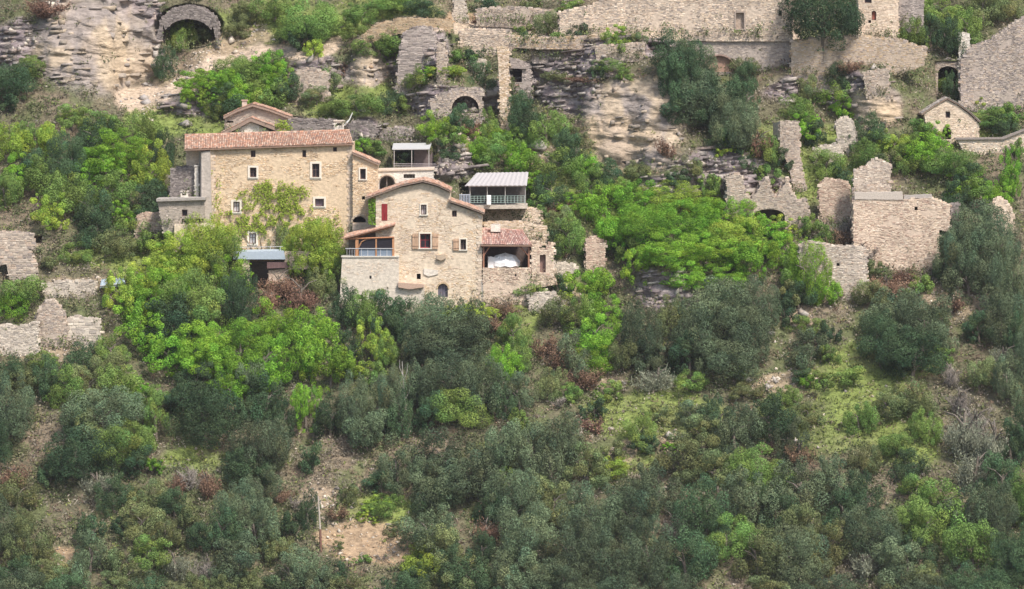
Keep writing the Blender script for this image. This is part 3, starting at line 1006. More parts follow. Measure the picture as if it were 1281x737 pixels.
    for k in range(n):
        a = 2 * math.pi * k / n
        sc = 1.0 if k % 2 == 0 else .93
        rim.append(P(cx, 327.0 if k % 2 == 0 else 328.6, Yp) + np.array([R * sc * math.cos(a), .8 * R * sc * math.sin(a), 0]))
    mid = [ap * .34 + r_ * .66 + np.array([0, 0, .34 - .05 * (k % 2)]) for k, r_ in enumerate(rim)]
    drop = [r_ + np.array([0, 0, -.45]) for r_ in rim]
    vs = [ap] + mid + rim + drop
    fs = [(0, 1 + k, 1 + (k + 1) % n) for k in range(n)]
    for L in range(2):
        fs += [(1 + L * n + k, 1 + (L + 1) * n + k, 1 + (L + 1) * n + (k + 1) % n, 1 + L * n + (k + 1) % n) for k in range(n)]
    mb.add(vs, fs, (.86, .86, .87)); build(mb, 'canopy', M_PLAIN, t)
    mb = MB(); mb.tube([P(cx, 316, Yp), P(cx, 340, Yp)], [.04, .04], (.6, .6, .6)); build(mb, 'pole', M_PLAIN, t)
    t = thing('white_banner', 'upright white cloth panel standing by the parasol in the barn', 'banner', P(615, 334, Yo + .7))
    mb = MB()
    pts = [(610.3, 321.5), (614, 320.8), (618, 322), (622, 322.6), (625, 322), (625, 335), (618, 335.6), (610.3, 335)]
    mb.prism(pts, [], Yo + .75, Yo + .80, (.80, .80, .82)); build(mb, 'cloth', M_PLAIN, t)
    for x in (610.6, 624.7):
        mb = MB(); mb.tube([P(x, 321, Yo + .72), P(x, 338, Yo + .72)], [.03, .03], (.5, .5, .5)); build(mb, 'pole', M_PLAIN, t)
    return Y


YC = cottage()

# walls and doorway east of the barn
t, y_ = stone_thing('doorway_wall', 'stone gate wall with a narrow dark doorway east of the open barn', 'wall', [(664.8, 302), (673, 304), (675, 312), (684, 313), (686, 304), (692, 306), (694, 344), (664.8, 350)],
                    [rect(679, 330, 7.5, 22)], pal=PAL['cream'] + PAL['rose'], thick=.8, deep=2.4, rag=.8, Y=YC - .1)
mb = MB(); mb.prism(rect(679, 330, 7.4, 21.8), [], y_ + .5, y_ + .56, (.26, .17, .15)); build(mb, 'door', M_WOOD, t)
stone_thing('terrace_wall', 'long pale stone terrace wall below the lean-to carport', 'wall', [(600, 262), (640, 260), (664, 261), (676, 264), (678, 276), (664, 278), (602, 274)], pal='cream', rag=.7, dy=-.2, sk=5)
stone_thing('terrace_wall', 'low pale stone terrace wall just above the barn roof', 'wall', [(606, 279), (650, 278), (668, 282), (684, 286), (684, 302), (664, 304), (606, 288)], pal=PAL['cream'] + PAL['ochre'], rag=.8, Y=YC + 5.3, sk=5)
stone_thing('rubble_wall', 'tumbled low stone wall stepping down east of the doorway', 'wall', [(690, 334), (700, 330), (716, 331), (722, 337), (704, 346), (690, 348)], pal='pale', rag=1.5)
stone_thing('wall_stub', 'isolated square stone wall stub between the barn and the bright thicket', 'ruin', [(733, 301), (744, 296), (757, 303), (757, 337), (733, 333)], pal='rose', rag=.8, deep=1.5)


# ================================================================== carport on the terrace
def carport():
    Y = YC + 7.2
    t = thing('carport', 'open carport with a whitish sheet roof and green railings above the cottage', 'shelter', P(622, 258, Y))
    mb = MB()
    a, b, c, d = P(581.5, 232.5, Y - .4), P(659, 232, Y - .4), P(661, 215.5, Y + 4.2), P(596, 216.5, Y + 4.2)
    n = 26
    vs, fs = [], []
    for i in range(n + 1):
        u = i / n
        z = .05 * (i % 2)
        for v in (0, .33, .66, 1):
            p = (a * (1 - u) + b * u) * (1 - v) + (d * (1 - u) + c * u) * v
            vs.append(p + np.array([0, 0, z]))
        for v in (0, 1):
            p = (a * (1 - u) + b * u) * (1 - v) + (d * (1 - u) + c * u) * v
            vs.append(p + np.array([0, 0, z - .07]))
    for i in range(n):
        o, q = i * 6, (i + 1) * 6
        fs += [(o, q, q + 1, o + 1), (o + 1, q + 1, q + 2, o + 2), (o + 2, q + 2, q + 3, o + 3), (o, o + 4, q + 4, q), (o + 4, o + 5, q + 5, q + 4)]
    mb.add(vs, fs, (.42, .40, .40)); build(mb, 'sheet_roof', M_PLAIN, t)
    for x in (588, 609.5, 632, 657):
        mb = MB(); mb.tube([P(x, 232, Y), P(x, 258, Y)], [.045, .045], (.42, .40, .38)); build(mb, 'post', M_PLAIN, t)
    mb = MB(); mb.prism(rect(622, 233.2, 72, 1.3), [], Y - .05, Y + .05, (.40, .38, .36)); build(mb, 'beam', M_WOOD, t)
    for k in range(4):
        mb = MB(); mb.tube([P(588, 245.5 + 2.7 * k, Y - .1), P(657, 245 + 2.7 * k, Y - .1)], [.022, .022], (.30, .42, .38)); build(mb, 'rail', M_PLAIN, t)
    for k, x in enumerate(np.linspace(589, 656, 17)):
        mb = MB(); mb.prism(rect(x, 249.5, .5, 9), [], Y - .14, Y - .11, (.36, .46, .43)); build(mb, 'baluster', M_PLAIN, t)
    mb = MB(); mb.prism([(586, 234), (658, 234), (658, 262), (586, 262)], [], Y + 4.3, Y + 4.5, (.10, .09, .09)); build(mb, 'back_wall', M_MORTAR, t)  # stone wall coloured near black to paint the shade under the roof
    mb = MB(); mb.prism([(576, 257.5), (660, 256.5), (660, 261), (576, 262)], [], Y - .3, Y + 4.2, (.50, .45, .38)); build(mb, 'floor_slab', M_MORTAR, t)
    t = thing('blue_screen', 'bluish lattice screen at the west end of the carport terrace', 'screen', P(581, 257, Y - .2))
    for i in range(7):
        mb = MB(); mb.prism(rect(575.5 + 2 * i, 250, .9, 14), [], Y - .25, Y - .2, (.36, .42, .52)); build(mb, 'slat', M_PLAIN, t)
    mb = MB(); mb.prism(rect(581.5, 243.6, 14, 1), [], Y - .27, Y - .19, (.40, .45, .52)); mb.prism(rect(581.5, 256.4, 14, 1), [], Y - .27, Y - .19, (.40, .45, .52)); build(mb, 'frame', M_PLAIN, t)
    t = thing('white_cabinet', 'small upright white cabinet on the carport terrace', 'cabinet', P(611.5, 257, Y - .35))
    mb = MB(); mb.prism(rect(611.5, 250.5, 5.5, 12), [], Y - .8, Y - .3, (.80, .82, .82)); build(mb, 'body', M_PLAIN, t)
    mb = MB(); mb.prism(rect(611.5, 250.8, 4.6, 10.5), [], Y - .84, Y - .803, (.74, .77, .77)); dd = build(mb, 'door', M_PLAIN, t)
    mb = MB(); mb.prism(rect(613.2, 250.8, .4, 1.6), [], Y - .88, Y - .842, (.3, .3, .3)); build(mb, 'handle', M_PLAIN, dd)


carport()


# ================================================================== outbuildings and walls west of the farmhouse
def outbuildings():
    t, Y = stone_thing('stone_outhouse', 'low flat-roofed grey stone outhouse with a small dark window at the farmhouse corner', 'outbuilding',
                       [(197, 252), (256, 250), (256, 280), (205, 280)], [rect(231, 266.5, 7, 8.5), rect(241, 276, 27, 4.5)], pal=[(.38, .33, .28), (.33, .29, .25), (.44, .38, .33)], deep=3.5, Y=YF - 2.0, sw=.35, sh=.18, proud=(0, .02))
    slab_px(t, 'roof', [(195, 249), (257, 247), (257, 250.2), (196, 252.2)], Y - .4, Y + 3.8, (.38, .35, .32), M_MORTAR)
    window(t, 231, 266.5, 7, 8.5, Y, 'glass', False, bars=False, sw=1)
    for k in range(6):
        mb = MB(); mb.prism(rect(229.5 + 4.6 * k, 276, 1.2, 4.4), [], Y + .1, Y + .2, (.20, .15, .13)); build(mb, 'rail_post', M_WOOD, t)
    stone_thing('retaining_wall', 'dark stone wall between the west wing and the thick green trees', 'wall', [(213, 212), (233, 209), (246, 212), (247, 250), (213, 250)], pal='dark', Y=YF + 1.2, rag=.6)
    t, Y = stone_thing('corner_post', 'tall pale stone post standing against the west wing', 'pillar', [(243.5, 208), (248, 208), (248.5, 244), (243.5, 244)], pal='white', Y=YF + .6, thick=.4, sw=.3, proud=(0, .02))
    mb = MB(); mb.prism(rect(246, 207.5, 6.5, 1.6), [], Y - .1, Y + .5, (.7, .66, .6)); build(mb, 'capstone', M_STONE, t)
    t = thing('outhouse_chimney', 'small pale chimney on the roof of the stone outhouse', 'chimney', P(230, 249, YF - .5))
    masonry(t, [(226, 251), (226, 241), (235, 240), (235, 251)], [rect(230.5, 243.5, 5, 2)], YF - .5, .2, .8, 'white', name='stack', sw=.25, sh=.15, proud=(0, .01))
    mb = MB(); mb.prism(rect(230.5, 239.6, 10.5, 1.3), [], YF - .6, YF + .4, (.6, .54, .48)); build(mb, 'capstone', M_STONE, t)
    stone_thing('sloping_wall', 'rosy stone ramp wall under the stone outhouse beside the trees', 'wall', [(172, 272), (180, 267), (206, 268), (208, 280), (203, 294), (169, 294)], pal='rose', dy=-.4, rag=.5, sw=.3, sh=.14)
    stone_thing('garden_wall', 'pale rendered garden wall below the stone outhouse', 'wall', [(218, 281), (262, 279), (268, 281), (268, 306), (218, 303)], pal='cream', Y=YF - 2.6, proud=(0, .02), rag=.3)
    # terrace
    Y = YF - 4.2
    t = thing('raised_terrace', 'raised terrace with a pale blue edge and dark undercroft below the farmhouse door', 'terrace', P(333, 358, Y))
    masonry(t, [(303, 325), (312, 325), (312, 374), (303, 374)], [], Y, .7, None, 'cream', name='pier')
    masonry(t, [(336, 338), (362, 336), (362, 370), (336, 370)], [], Y + .3, .7, None, 'rose', name='lower_wall')
    masonry(t, [(356, 314.5), (409, 315.5), (409, 337), (356, 337)], [], Y + .1, .6, 3.6, 'cream', name='parapet')
    mb = MB(); mb.prism([(291, 315.5), (355, 314), (357, 324.5), (292, 324.5)], [], Y - .3, Y + 4.0, (.40, .47, .55)); build(mb, 'terrace_slab', M_PLAIN, t)
    mb = MB(); mb.prism([(334, 328), (361, 328), (361, 335), (334, 336)], [], Y - .1, Y + .25, (.16, .10, .10)); build(mb, 'beam', M_WOOD, t)  # dark strip standing in for the dark opening below the slab
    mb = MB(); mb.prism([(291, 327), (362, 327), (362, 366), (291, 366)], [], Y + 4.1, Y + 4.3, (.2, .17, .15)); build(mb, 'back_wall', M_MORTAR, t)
    for x in (296, 310, 324, 338, 351):
        mb = MB(); mb.tube([P(x, 309, Y), P(x, 315, Y)], [.03, .03], (.62, .64, .66)); build(mb, 'rail_post', M_PLAIN, t)
    mb = MB(); mb.tube([P(292, 309.5, Y), P(354, 308.5, Y)], [.025, .025], (.62, .64, .66)); build(mb, 'handrail', M_PLAIN, t)
    # blue sheet
    Yb = GY(140, 358) - 1.2
    t = thing('blue_sheet', 'faded blue corrugated sheet lying at the edge of the bright tree', 'sheet', P(140, 358, Yb))
    mb = MB()
    a, b, c, d = P(125, 358, Yb), P(157, 355, Yb), P(155, 347.5, Yb + 2), P(127, 349.5, Yb + 2)
    for i in range(14):
        u0, u1 = i / 14, (i + 1) / 14
        q = lambda u, v: (a * (1 - u) + b * u) * (1 - v) + (d * (1 - u) + c * u) * v
        z = np.array([0, 0, .07 * (i % 2)]); z2 = np.array([0, 0, .07 * ((i + 1) % 2)])
        mb.add([q(u0, 0) + z, q(u1, 0) + z2, q(u1, 1) + z2, q(u0, 1) + z, q(u0, 0) + z - (0, 0, .25), q(u1, 0) + z2 - (0, 0, .25)], [(0, 1, 2, 3), (0, 4, 5, 1)], (.36, .44, .50))
    build(mb, 'sheet', M_PLAIN, t)
    mb = MB(); mb.tube([a, b], [.08, .08], (.4, .4, .4)); build(mb, 'edge_rail', M_PLAIN, t)
    # west edge walls
    stone_thing('stepped_wall', 'tall stepped pale stone wall at the west edge beside the dark hollow', 'wall', [(-6, 291), (12, 291), (30, 292), (42, 294), (42, 300), (36, 312), (44, 330), (46, 346), (38, 353), (14, 352), (8, 330), (-6, 322)], pal='ruin', rag=.7, sw=.5, sh=.24)
    stone_thing('terrace_wall', 'long low pale wall under the grassy bank at the west edge', 'wall', [(52, 357), (76, 353), (119, 352), (120, 366), (92, 372), (56, 368)], pal='pale', rag=1.0)
    stone_thing('ruined_tower', 'squat crumbling ruined tower rising from the western boundary wall', 'ruin', [(46, 398), (52, 384), (58, 377), (70, 379), (76, 388), (81, 402), (85, 410), (84, 432), (46, 432)], pal='ruin', rag=2.0, deep=2)
    stone_thing('boundary_wall', 'sloping boundary wall running down to the west edge of the hillside', 'wall', [(-8, 409), (16, 407), (20, 411), (40, 405), (47, 403), (48, 430), (16, 444), (-8, 440)], pal='pale', rag=.8)
    stone_thing('collapsed_wall', 'collapsed wall with stones fallen beside the squat ruined tower', 'ruin', [(83, 402), (92, 398), (110, 400), (124, 402), (126, 414), (116, 426), (86, 430)], pal='pale', rag=2.0, skip=.12, sw=.6, sh=.3)


outbuildings()

# ================================================================== ruins on the right
RUINS = 'ruins below the upper village wall'
t, y_ = stone_thing('ruined_tower', 'tall narrow ruined tower, cream on one edge, standing alone in the greenery', 'ruin',
                    [(976, 153), (999, 152.7), (1000, 170), (1001, 200), (1004, 220), (1009, 237), (993, 238), (988, 215), (982, 195), (976, 188)], pal='ruin', rag=.6, deep=.9, group=RUINS)
mb = MB()
vs = [P(976, 152, y_ - .02), P(976, 190, y_ - .02), P(967, 187, y_ + 2.2), P(967, 154, y_ + 2.2)]
mb.add(vs, [(0, 1, 2, 3)], (.66, .58, .48))
vs2 = [v + np.array([.5, .8, 0]) for v in vs]
mb.add(vs + vs2, [(0, 4, 7, 3), (3, 7, 6, 2), (7, 4, 5, 6)], (.6, .52, .42))
build(mb, 'return_wall', M_MORTAR, t)
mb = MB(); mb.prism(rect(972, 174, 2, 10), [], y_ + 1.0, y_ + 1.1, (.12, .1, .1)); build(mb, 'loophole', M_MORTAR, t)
stone_thing('wall_spike', 'leaning jagged spike of wall east of the tall ruined tower', 'ruin', [(1045, 154), (1052, 149), (1059, 147), (1066, 155), (1070, 166), (1074, 190), (1066, 192), (1058, 178), (1049, 170)], pal='pale', rag=1.2, group=RUINS)
stone_thing('wall_stub', 'low crumbled pale stub between the tall tower and the jagged spike', 'ruin', [(1018, 187), (1030, 183), (1048, 182), (1054, 195), (1050, 206), (1022, 208)], pal='pale', rag=1.5, group=RUINS)
stone_thing('toothed_wall', 'toothed ruin wall with a dark vaulted mouth above the bright thicket', 'ruin',
            [(909, 222), (918, 218), (928, 220), (931, 243), (939, 250), (946, 242), (953, 230), (960, 223), (965, 240), (971, 249), (978, 238), (985, 223), (990, 240), (997, 252), (1007, 250), (1013, 268), (1012, 286), (909, 286)],
            [arch(962, 269.5, 40, 16, 9)], pal=PAL['ruin'], rag=1.4, Y=min(GY(925, 286), GY(1000, 286)) - .5, thick=.9, deep=5.5, group=RUINS, sk=8)
stone_thing('wall_block', 'warm squat block of wall just west of the big roofless house', 'ruin', [(1025, 233), (1034, 223), (1046, 226), (1061, 229), (1063, 250), (1066, 278), (1026, 278)], pal='rose', rag=.9, group=RUINS, deep=1.2)
t, y_ = stone_thing('roofless_house', 'big roofless stone house with a grey coping and one small square hole', 'ruin',
                    [(1068, 249), (1100, 247), (1129, 250), (1150, 249), (1166, 248), (1176, 252), (1188, 257), (1188, 277), (1175, 288), (1174, 341), (1068, 341)],
                    [rect(1146, 261, 4, 4.5)], pal=PAL['rose'] + PAL['cream'], rag=.7, deep=3.5, Y=GY(1110, 330) - .8, group=RUINS)
mb = MB(); mb.prism(ragged([(1069, 241), (1129, 240), (1130, 250), (1069, 249.5)], .4, 4), [], y_ - .10, y_ + .8, (.55, .49, .43)); build(mb, 'coping', M_STONE, t)
mb = MB(); mb.prism(ragged([(1131, 244), (1166, 243.5), (1166, 248), (1131, 249)], .6, 5), [], y_ + .1, y_ + 1.0, (.44, .40, .37)); build(mb, 'coping', M_STONE, t)
stone_thing('upper_gable', 'broken upper gable standing behind the big roofless house', 'ruin', [(1068, 214), (1083, 209), (1090, 203), (1096, 198), (1106, 203), (1114, 208), (1114, 250), (1068, 250)], [],
            pal=PAL['pale'] + PAL['ruin'], rag=.8, Y=y_ + 3.8, group=RUINS)
stone_thing('wall_block', 'free-standing square wall block below the big roofless house, small hole near its top', 'ruin',
            [(1000, 307), (1012, 303), (1024, 304), (1041, 308), (1080, 310), (1084, 320), (1085, 376), (1024, 374), (1010, 356), (1000, 330)], [rect(1048.5, 331, 4, 4)],
            pal=PAL['pale'] + PAL['ruin'], rag=.6, deep=2.6, Y=GY(1062, 372) - .5, group=RUINS)
stone_thing('wall_scrap', 'slanting scrap of wall half lost in the dark oaks at the east edge', 'ruin', [(1240, 256), (1250, 247), (1259, 254), (1266, 262), (1269, 292), (1242, 288)], pal='cream', rag=1.0, group=RUINS)
t, y_ = stone_thing('dark_gap_slab', 'thin dark slab standing in for the shaded gap just east of the big roofless house', 'ruin', [(1189, 256), (1199, 254), (1199, 290), (1189, 290)], pal='dark', Y=y_ + 1.8, rag=.6, group=RUINS)  # an open gap drawn as a slab, its shade put into dark stone

t, Y = stone_thing('gabled_hut', 'small gabled stone hut with a dark square window above an arched door', 'hut', [(1156, 142), (1170, 132), (1185, 125), (1198, 132), (1210, 141), (1225, 155), (1225, 172), (1198, 174), (1180, 176), (1162, 162)],
                   [rect(1185.8, 143.6, 6, 8), arch(1184.5, 167, 11, 15, 5.5)], pal=PAL['cream'], deep=4, Y=GY(1190, 176) - 1.0)
window(t, 1185.8, 143.6, 6, 8, Y, 'glass', False, bars=False, sw=1)
arch_ring(t, 1184.5, 167, 11, 15, Y, t=1.8)
verge_roof(t, [(1153, 143.2), (1168, 132.6), (1185, 123.2), (1199, 130.4), (1213, 140.5), (1227, 154)], Y - .2, Y + 4.2, tpx=1.8, pal=[(.44, .40, .36), (.52, .47, .42), (.36, .32, .29)])
t, Y = stone_thing('terrace_wall', 'pale wall with a dark coping line stepping down below the gabled hut', 'wall', [(1197, 175), (1254, 174.5), (1283, 164), (1283, 192), (1256, 188), (1240, 208), (1216, 194)], pal=PAL['cream'] + PAL['pale'], rag=.5, Y=Y - 1.2)
slab_px(t, 'coping', [(1195, 172.4), (1254, 172), (1283, 161), (1283, 163.5), (1255, 174.4), (1195, 174.8)], Y - .25, Y + .8, (.30, .26, .24), M_STONE)

# ================================================================== the upper village wall
VIL = 'walls of the upper village'
stone_thing('village_wall', 'great grey stone wall filling the upper east corner of the hillside', 'wall', [(1202, 78), (1214, 60), (1240, 50), (1262, 34), (1284, 20), (1284, 139), (1262, 138), (1232, 133), (1202, 122)], pal=PAL['grey'] + PAL['ruin'], rag=.7, Y=GY(1240, 133) - .6, deep=2, group=VIL)
t, Y = stone_thing('gate_pier', 'tall pale pier standing over the dark gateway arch', 'pillar', [(1199.5, 41), (1205, 40), (1213, 42), (1213, 85), (1199.5, 85)], pal='white', Y=GY(1200, 122) - 1.2, rag=.4, deep=1.2, sw=.35, proud=(.0, .03))
stone_thing('gateway_wall', 'stone wall pierced by a dark gateway arch under the pale pier', 'wall',
            [(1110, 86), (1130, 83), (1160, 80), (1186, 73), (1204, 76), (1204, 124), (1170, 122), (1160, 108), (1110, 110)], [arch(1186, 101, 25, 36, 8)], pal='ruin', Y=GY(1200, 122) - .9, rag=.5, thick=1.4, deep=6, group=VIL)
stone_thing('arched_wall', 'low wall with a flat sunken arch west of the gateway', 'wall', [(1080, 92), (1112, 86), (1112, 114), (1084, 112)], pal='ruin', rag=.8, group=VIL)
stone_thing('retaining_wall', 'smooth ochre retaining wall below the big round evergreen tree', 'wall',
            [(990, 52), (1010, 50), (1040, 48), (1075, 46), (1125, 50), (1160, 62), (1156, 70), (1120, 82), (1075, 86), (1040, 92), (1010, 92), (990, 84)], pal=PAL['ochre'] + PAL['ruin'], rag=1.3, Y=GY(1050, 88) - .4, proud=(.0, .03), group=VIL)
YOCH = GY(1050, 88) - .4
t, Y = stone_thing('village_house', 'corner of a village house with two dark openings and a rusty oval window', 'house', [(1074, -12), (1124, -12), (1124, 42), (1074, 42)],
                   [rect(1086, .5, 9, 7), arch(1093.3, 19.4, 6, 12, 3), rect(1088, 27, 3.6, 3.6)], pal='cream', deep=5, Y=GY(1100, 44) - .4)
window(t, 1086, .5, 9, 7, Y, 'glass', False, bars=False)
window(t, 1093.3, 19.4, 6, 12, Y, (.30, .10, .07), False, bars=False, shape=lambda cx, cy, w, h: arch(cx, cy, w, h, w / 2))
stone_thing('village_wall', 'grey wall adjoining the village house corner at the top', 'wall', [(1124.5, -12), (1156, -12), (1155, 30), (1124.5, 28)], pal='grey', Y=Y + .8, group=VIL)
t, Y = stone_thing('village_wall', 'long ruined village wall with a blocked doorway along the upper path', 'wall',
                   [(700, 16), (738, 8), (760, -2), (800, -10), (990, -14), (990, 40), (860, 39), (740, 38), (700, 36)], [rect(925.7, 26, 10, 20), rect(976, 16.5, 4.5, 7)], pal=PAL['ruin'] + PAL['cream'], rag=.8, Y=GY(840, 40) - .2, thick=.8, deep=2.5, group=VIL)
mb = MB(); ring(mb, rect(925.7, 26, 14, 23), rect(925.7, 26, 10, 20.2), Y - .12, Y + .1, (.40, .33, .28)); build(mb, 'door_frame', M_STONE, t)
mb = MB(); mb.prism(rect(925.7, 26, 9.8, 19.8), [], Y + .35, Y + .45, (.42, .34, .28)); build(mb, 'blocking_wall', M_MORTAR, t)
t, Y = stone_thing('arcaded_wall', 'grey retaining wall with a brick-red blind arch under the upper path', 'wall',
                   [(806, 50), (860, 47), (930, 47), (988, 49), (988, 90), (930, 92), (860, 92), (806, 84)], [arch(900, 80, 40, 20, 9), arch(824, 60.5, 20, 7, 6)], pal=[(.44, .38, .33), (.50, .43, .37), (.36, .31, .28), (.40, .35, .33)], rag=.5, Y=GY(900, 90) - .6, thick=.6, deep=1.8, group=VIL)
arch_ring(t, 900, 80, 40, 20, Y, col=(.34, .24, .2), t=2)
mb = MB(); mb.prism(arch(900, 80, 39.5, 19.6, 9), [], Y + .42, Y + .55, (.38, .25, .19)); build(mb, 'infill', M_MORTAR, t)
stone_thing('parapet', 'low broken parapet along the outer side of the upper path', 'wall', [(640, 46), (700, 48), (760, 45), (806, 47), (806, 58), (760, 56), (700, 58), (640, 56)], pal=PAL['ochre'] + PAL['ruin'], rag=1.0, group=VIL, dy=-.1, sk=4)
stone_thing('path_wall', 'pale embankment wall under the bend of the upper path', 'wall', [(575, 38), (600, 37), (640, 39), (640, 62), (625, 66), (606, 68), (590, 58), (575, 52)], pal=PAL['cream'] + PAL['ruin'], rag=.8, group=VIL)
stone_thing('path_wall', 'orange-tinted embankment wall rising to the upper path above the ivy', 'wall', [(454, 46), (470, 32), (500, 24), (530, 24), (564, 26), (566, 38), (530, 36), (500, 38), (474, 46), (456, 56)], pal=PAL['ochre'], rag=.8, group=VIL, sk=4)
stone_thing('wall_spur', 'slim pale spur of wall climbing above the upper path', 'ruin', [(570, -4), (578, -4), (582, 10), (586, 26), (562, 26), (568, 10)], pal='pale', rag=1.0)
stone_thing('stone_buttress', 'tall thin stone buttress dropping from the upper path beside a niche', 'buttress', [(622, 60), (631, 58), (637, 68), (636, 100), (638, 130), (640, 152), (626, 152), (625, 110)], pal=PAL['ochre'] + PAL['cream'], rag=.6, Y=GY(632, 150) - 1.4, deep=1.5)
t, Y = stone_thing('niche_wall', 'small wall with a low dark niche beside the thin buttress', 'wall', [(638, 74), (650, 76), (662, 82), (666, 112), (638, 116)], [arch(645, 94, 16, 18, 4)], pal='grey', rag=.6, Y=GY(650, 112) - .8)
mb = MB(); mb.prism([(635, 82.5), (659, 84), (659, 86.4), (635, 85.4)], [], Y - .3, Y + .3, (.32, .28, .26)); build(mb, 'lintel', M_STONE, t)
t, Y = stone_thing('arched_ruin', 'ruined wall with a pale arch ring half buried on the slope', 'ruin', [(538, 126), (548, 120), (566, 114), (590, 111), (603, 116), (603, 143), (562, 145), (540, 146)], [arch(582, 131, 34, 22, 14)], pal=PAL['grey'] + PAL['ruin'], rag=1.3, Y=GY(560, 144) - .8)
arch_ring(t, 582, 131, 34, 22, Y, col=(.56, .46, .38), t=3)
stone_thing('wall_pillar', 'upright pillar of masonry against the dark crag below the path', 'pillar', [(546, 56), (556, 54), (559, 74), (560, 95), (547, 95)], pal='ruin', rag=.6, dy=-.8)
stone_thing('rock_wall', 'drystone face of grey slabs between the ivy and the upright pillar', 'wall', [(506, 42), (520, 34), (540, 36), (546, 60), (540, 90), (512, 108), (494, 104), (500, 70)], pal='grey', rag=1.2, sw=.6, sh=.16, dy=-.4)
stone_thing('wall_shard', 'pale shard of wall among shrubs below the upper path', 'ruin', [(584, 80), (594, 75), (606, 76), (606, 88), (586, 90)], pal='pale', rag=1.2)
t, Y = stone_thing('ruined_vault', 'wide dark vaulted cave mouth in masonry at the top of the slope', 'ruin', [(194, 50)] + [(235.5 - 36.5 * math.cos(math.pi * k / 12), 36 - 28.5 * math.sin(math.pi * k / 12)) for k in range(13)] + [(273, 44), (268, 42)] + [(235.5 + 32 * math.cos(math.pi * k / 14), 36 - 24 * math.sin(math.pi * k / 14)) for k in range(15)] + [(203, 50), (196, 56)],
                   [], pal='dark', rag=.6, Y=GY(200, 54) - .1, thick=4.5)
stone_thing('terrace_wall', 'crumbling terrace wall on the slope above the double-gabled house', 'wall', [(368, 92), (384, 86), (410, 92), (412, 120), (384, 124), (366, 118)], pal=PAL['ruin'], rag=1.4, dy=-.2)
stone_thing('rubble_wall', 'fan of loose pale stones on the slope beneath the doorway wall', 'wall', [(660, 372), (680, 366), (700, 372), (706, 384), (690, 392), (664, 386)], pal='pale', rag=2.4, skip=.2)

stone_thing('terrace_wall', 'long dark retaining wall below the upper path, left part', 'wall', [(664, 60), (700, 60), (740, 57), (744, 72), (700, 76), (666, 74)], pal='grey', rag=.8, sk=5, group=VIL)
stone_thing('terrace_wall', 'retaining wall below the upper path joining the arcaded wall', 'wall', [(744, 58), (780, 56), (807, 54), (807, 74), (780, 72), (746, 72)], pal='ruin', rag=.8, sk=5, group=VIL)
stone_thing('terrace_wall', 'upper terrace wall behind the bend of the path', 'wall', [(596, 12), (640, 10), (690, 14), (702, 20), (702, 32), (640, 31), (596, 28)], pal='ruin', rag=1.2, sk=4, group=VIL)
stone_thing('terrace_wall', 'low terrace wall under the ochre wall above the tall ruined tower', 'wall', [(1000, 96), (1040, 98), (1078, 94), (1080, 108), (1040, 112), (1002, 108)], pal='grey', rag=1.0, sk=5, group=VIL)
stone_thing('terrace_wall', 'broken terrace wall on the ledges below the great crag', 'wall', [(846, 222), (880, 218), (905, 222), (906, 234), (880, 232), (848, 232)], pal='grey', rag=1.4, sk=4)
stone_thing('terrace_wall', 'short mossy terrace wall above the white awning', 'wall', [(474, 164), (500, 160), (530, 162), (534, 172), (500, 174), (476, 174)], pal='grey', rag=1.2, sk=4)

# utility pole
Yp = GY(401, 688) - .1
t = thing('wooden_pole', 'thin pale wooden pole standing on the bare ochre slope', 'pole', P(401, 688, Yp))
mb = MB(); mb.tube([P(401.5, 690, Yp), P(400, 652, Yp), P(398, 621, Yp)], [.11, .09, .08], (.50, .44, .38), 7); build(mb, 'shaft', M_WOOD, t)
mb = MB(); mb.tube([P(401.7, 694, Yp), P(400.6, 662, Yp)], [.14, .13], (.22, .12, .09), 7); build(mb, 'sleeve', M_WOOD, t)

# ================================================================== vegetation
def leaf_mat(name, base, var=.25, hue=.03, trans=.25, rough=.75):
    m, nt, b = nodemat(name)
    N, L = nt.nodes, nt.links
    at = N.new('ShaderNodeAttribute'); at.attribute_name = 'Col'
    oi = N.new('ShaderNodeObjectInfo')
    hsv = N.new('ShaderNodeHueSaturation')
    hsv.inputs['Color'].default_value = (*base, 1)
    mh = N.new('ShaderNodeMapRange'); mh.inputs['To Min'].default_value = .5 - hue; mh.inputs['To Max'].default_value = .5 + hue * .35
    mv = N.new('ShaderNodeMapRange'); mv.inputs['To Min'].default_value = 1 - var; mv.inputs['To Max'].default_value = 1 + var
    L.new(oi.outputs['Random'], mh.inputs['Value'])
    ml = N.new('ShaderNodeMath'); ml.operation = 'MULTIPLY'; ml.inputs[1].default_value = 7.31
    fr = N.new('ShaderNodeMath'); fr.operation = 'FRACT'
    L.new(oi.outputs['Random'], ml.inputs[0]); L.new(ml.outputs[0], fr.inputs[0]); L.new(fr.outputs[0], mv.inputs['Value'])
    L.new(mh.outputs[0], hsv.inputs['Hue']); L.new(mv.outputs[0], hsv.inputs['Value'])
    mx = N.new('ShaderNodeVectorMath'); mx.operation = 'MULTIPLY'
    L.new(hsv.outputs[0], mx.inputs[0]); L.new(at.outputs['Color'], mx.inputs[1])
    L.new(mx.outputs[0], b.inputs['Base Color'])
    b.inputs['Roughness'].default_value = rough
    b.inputs['Specular IOR Level'].default_value = .25
    tr = N.new('ShaderNodeBsdfTranslucent'); L.new(mx.outputs[0], tr.inputs['Color'])
    ms = N.new('ShaderNodeMixShader'); ms.inputs[0].default_value = trans
    out = nt.nodes['Material Output']
    L.new(b.outputs[0], ms.inputs[1]); L.new(tr.outputs[0], ms.inputs[2]); L.new(ms.outputs[0], out.inputs['Surface'])
    return m


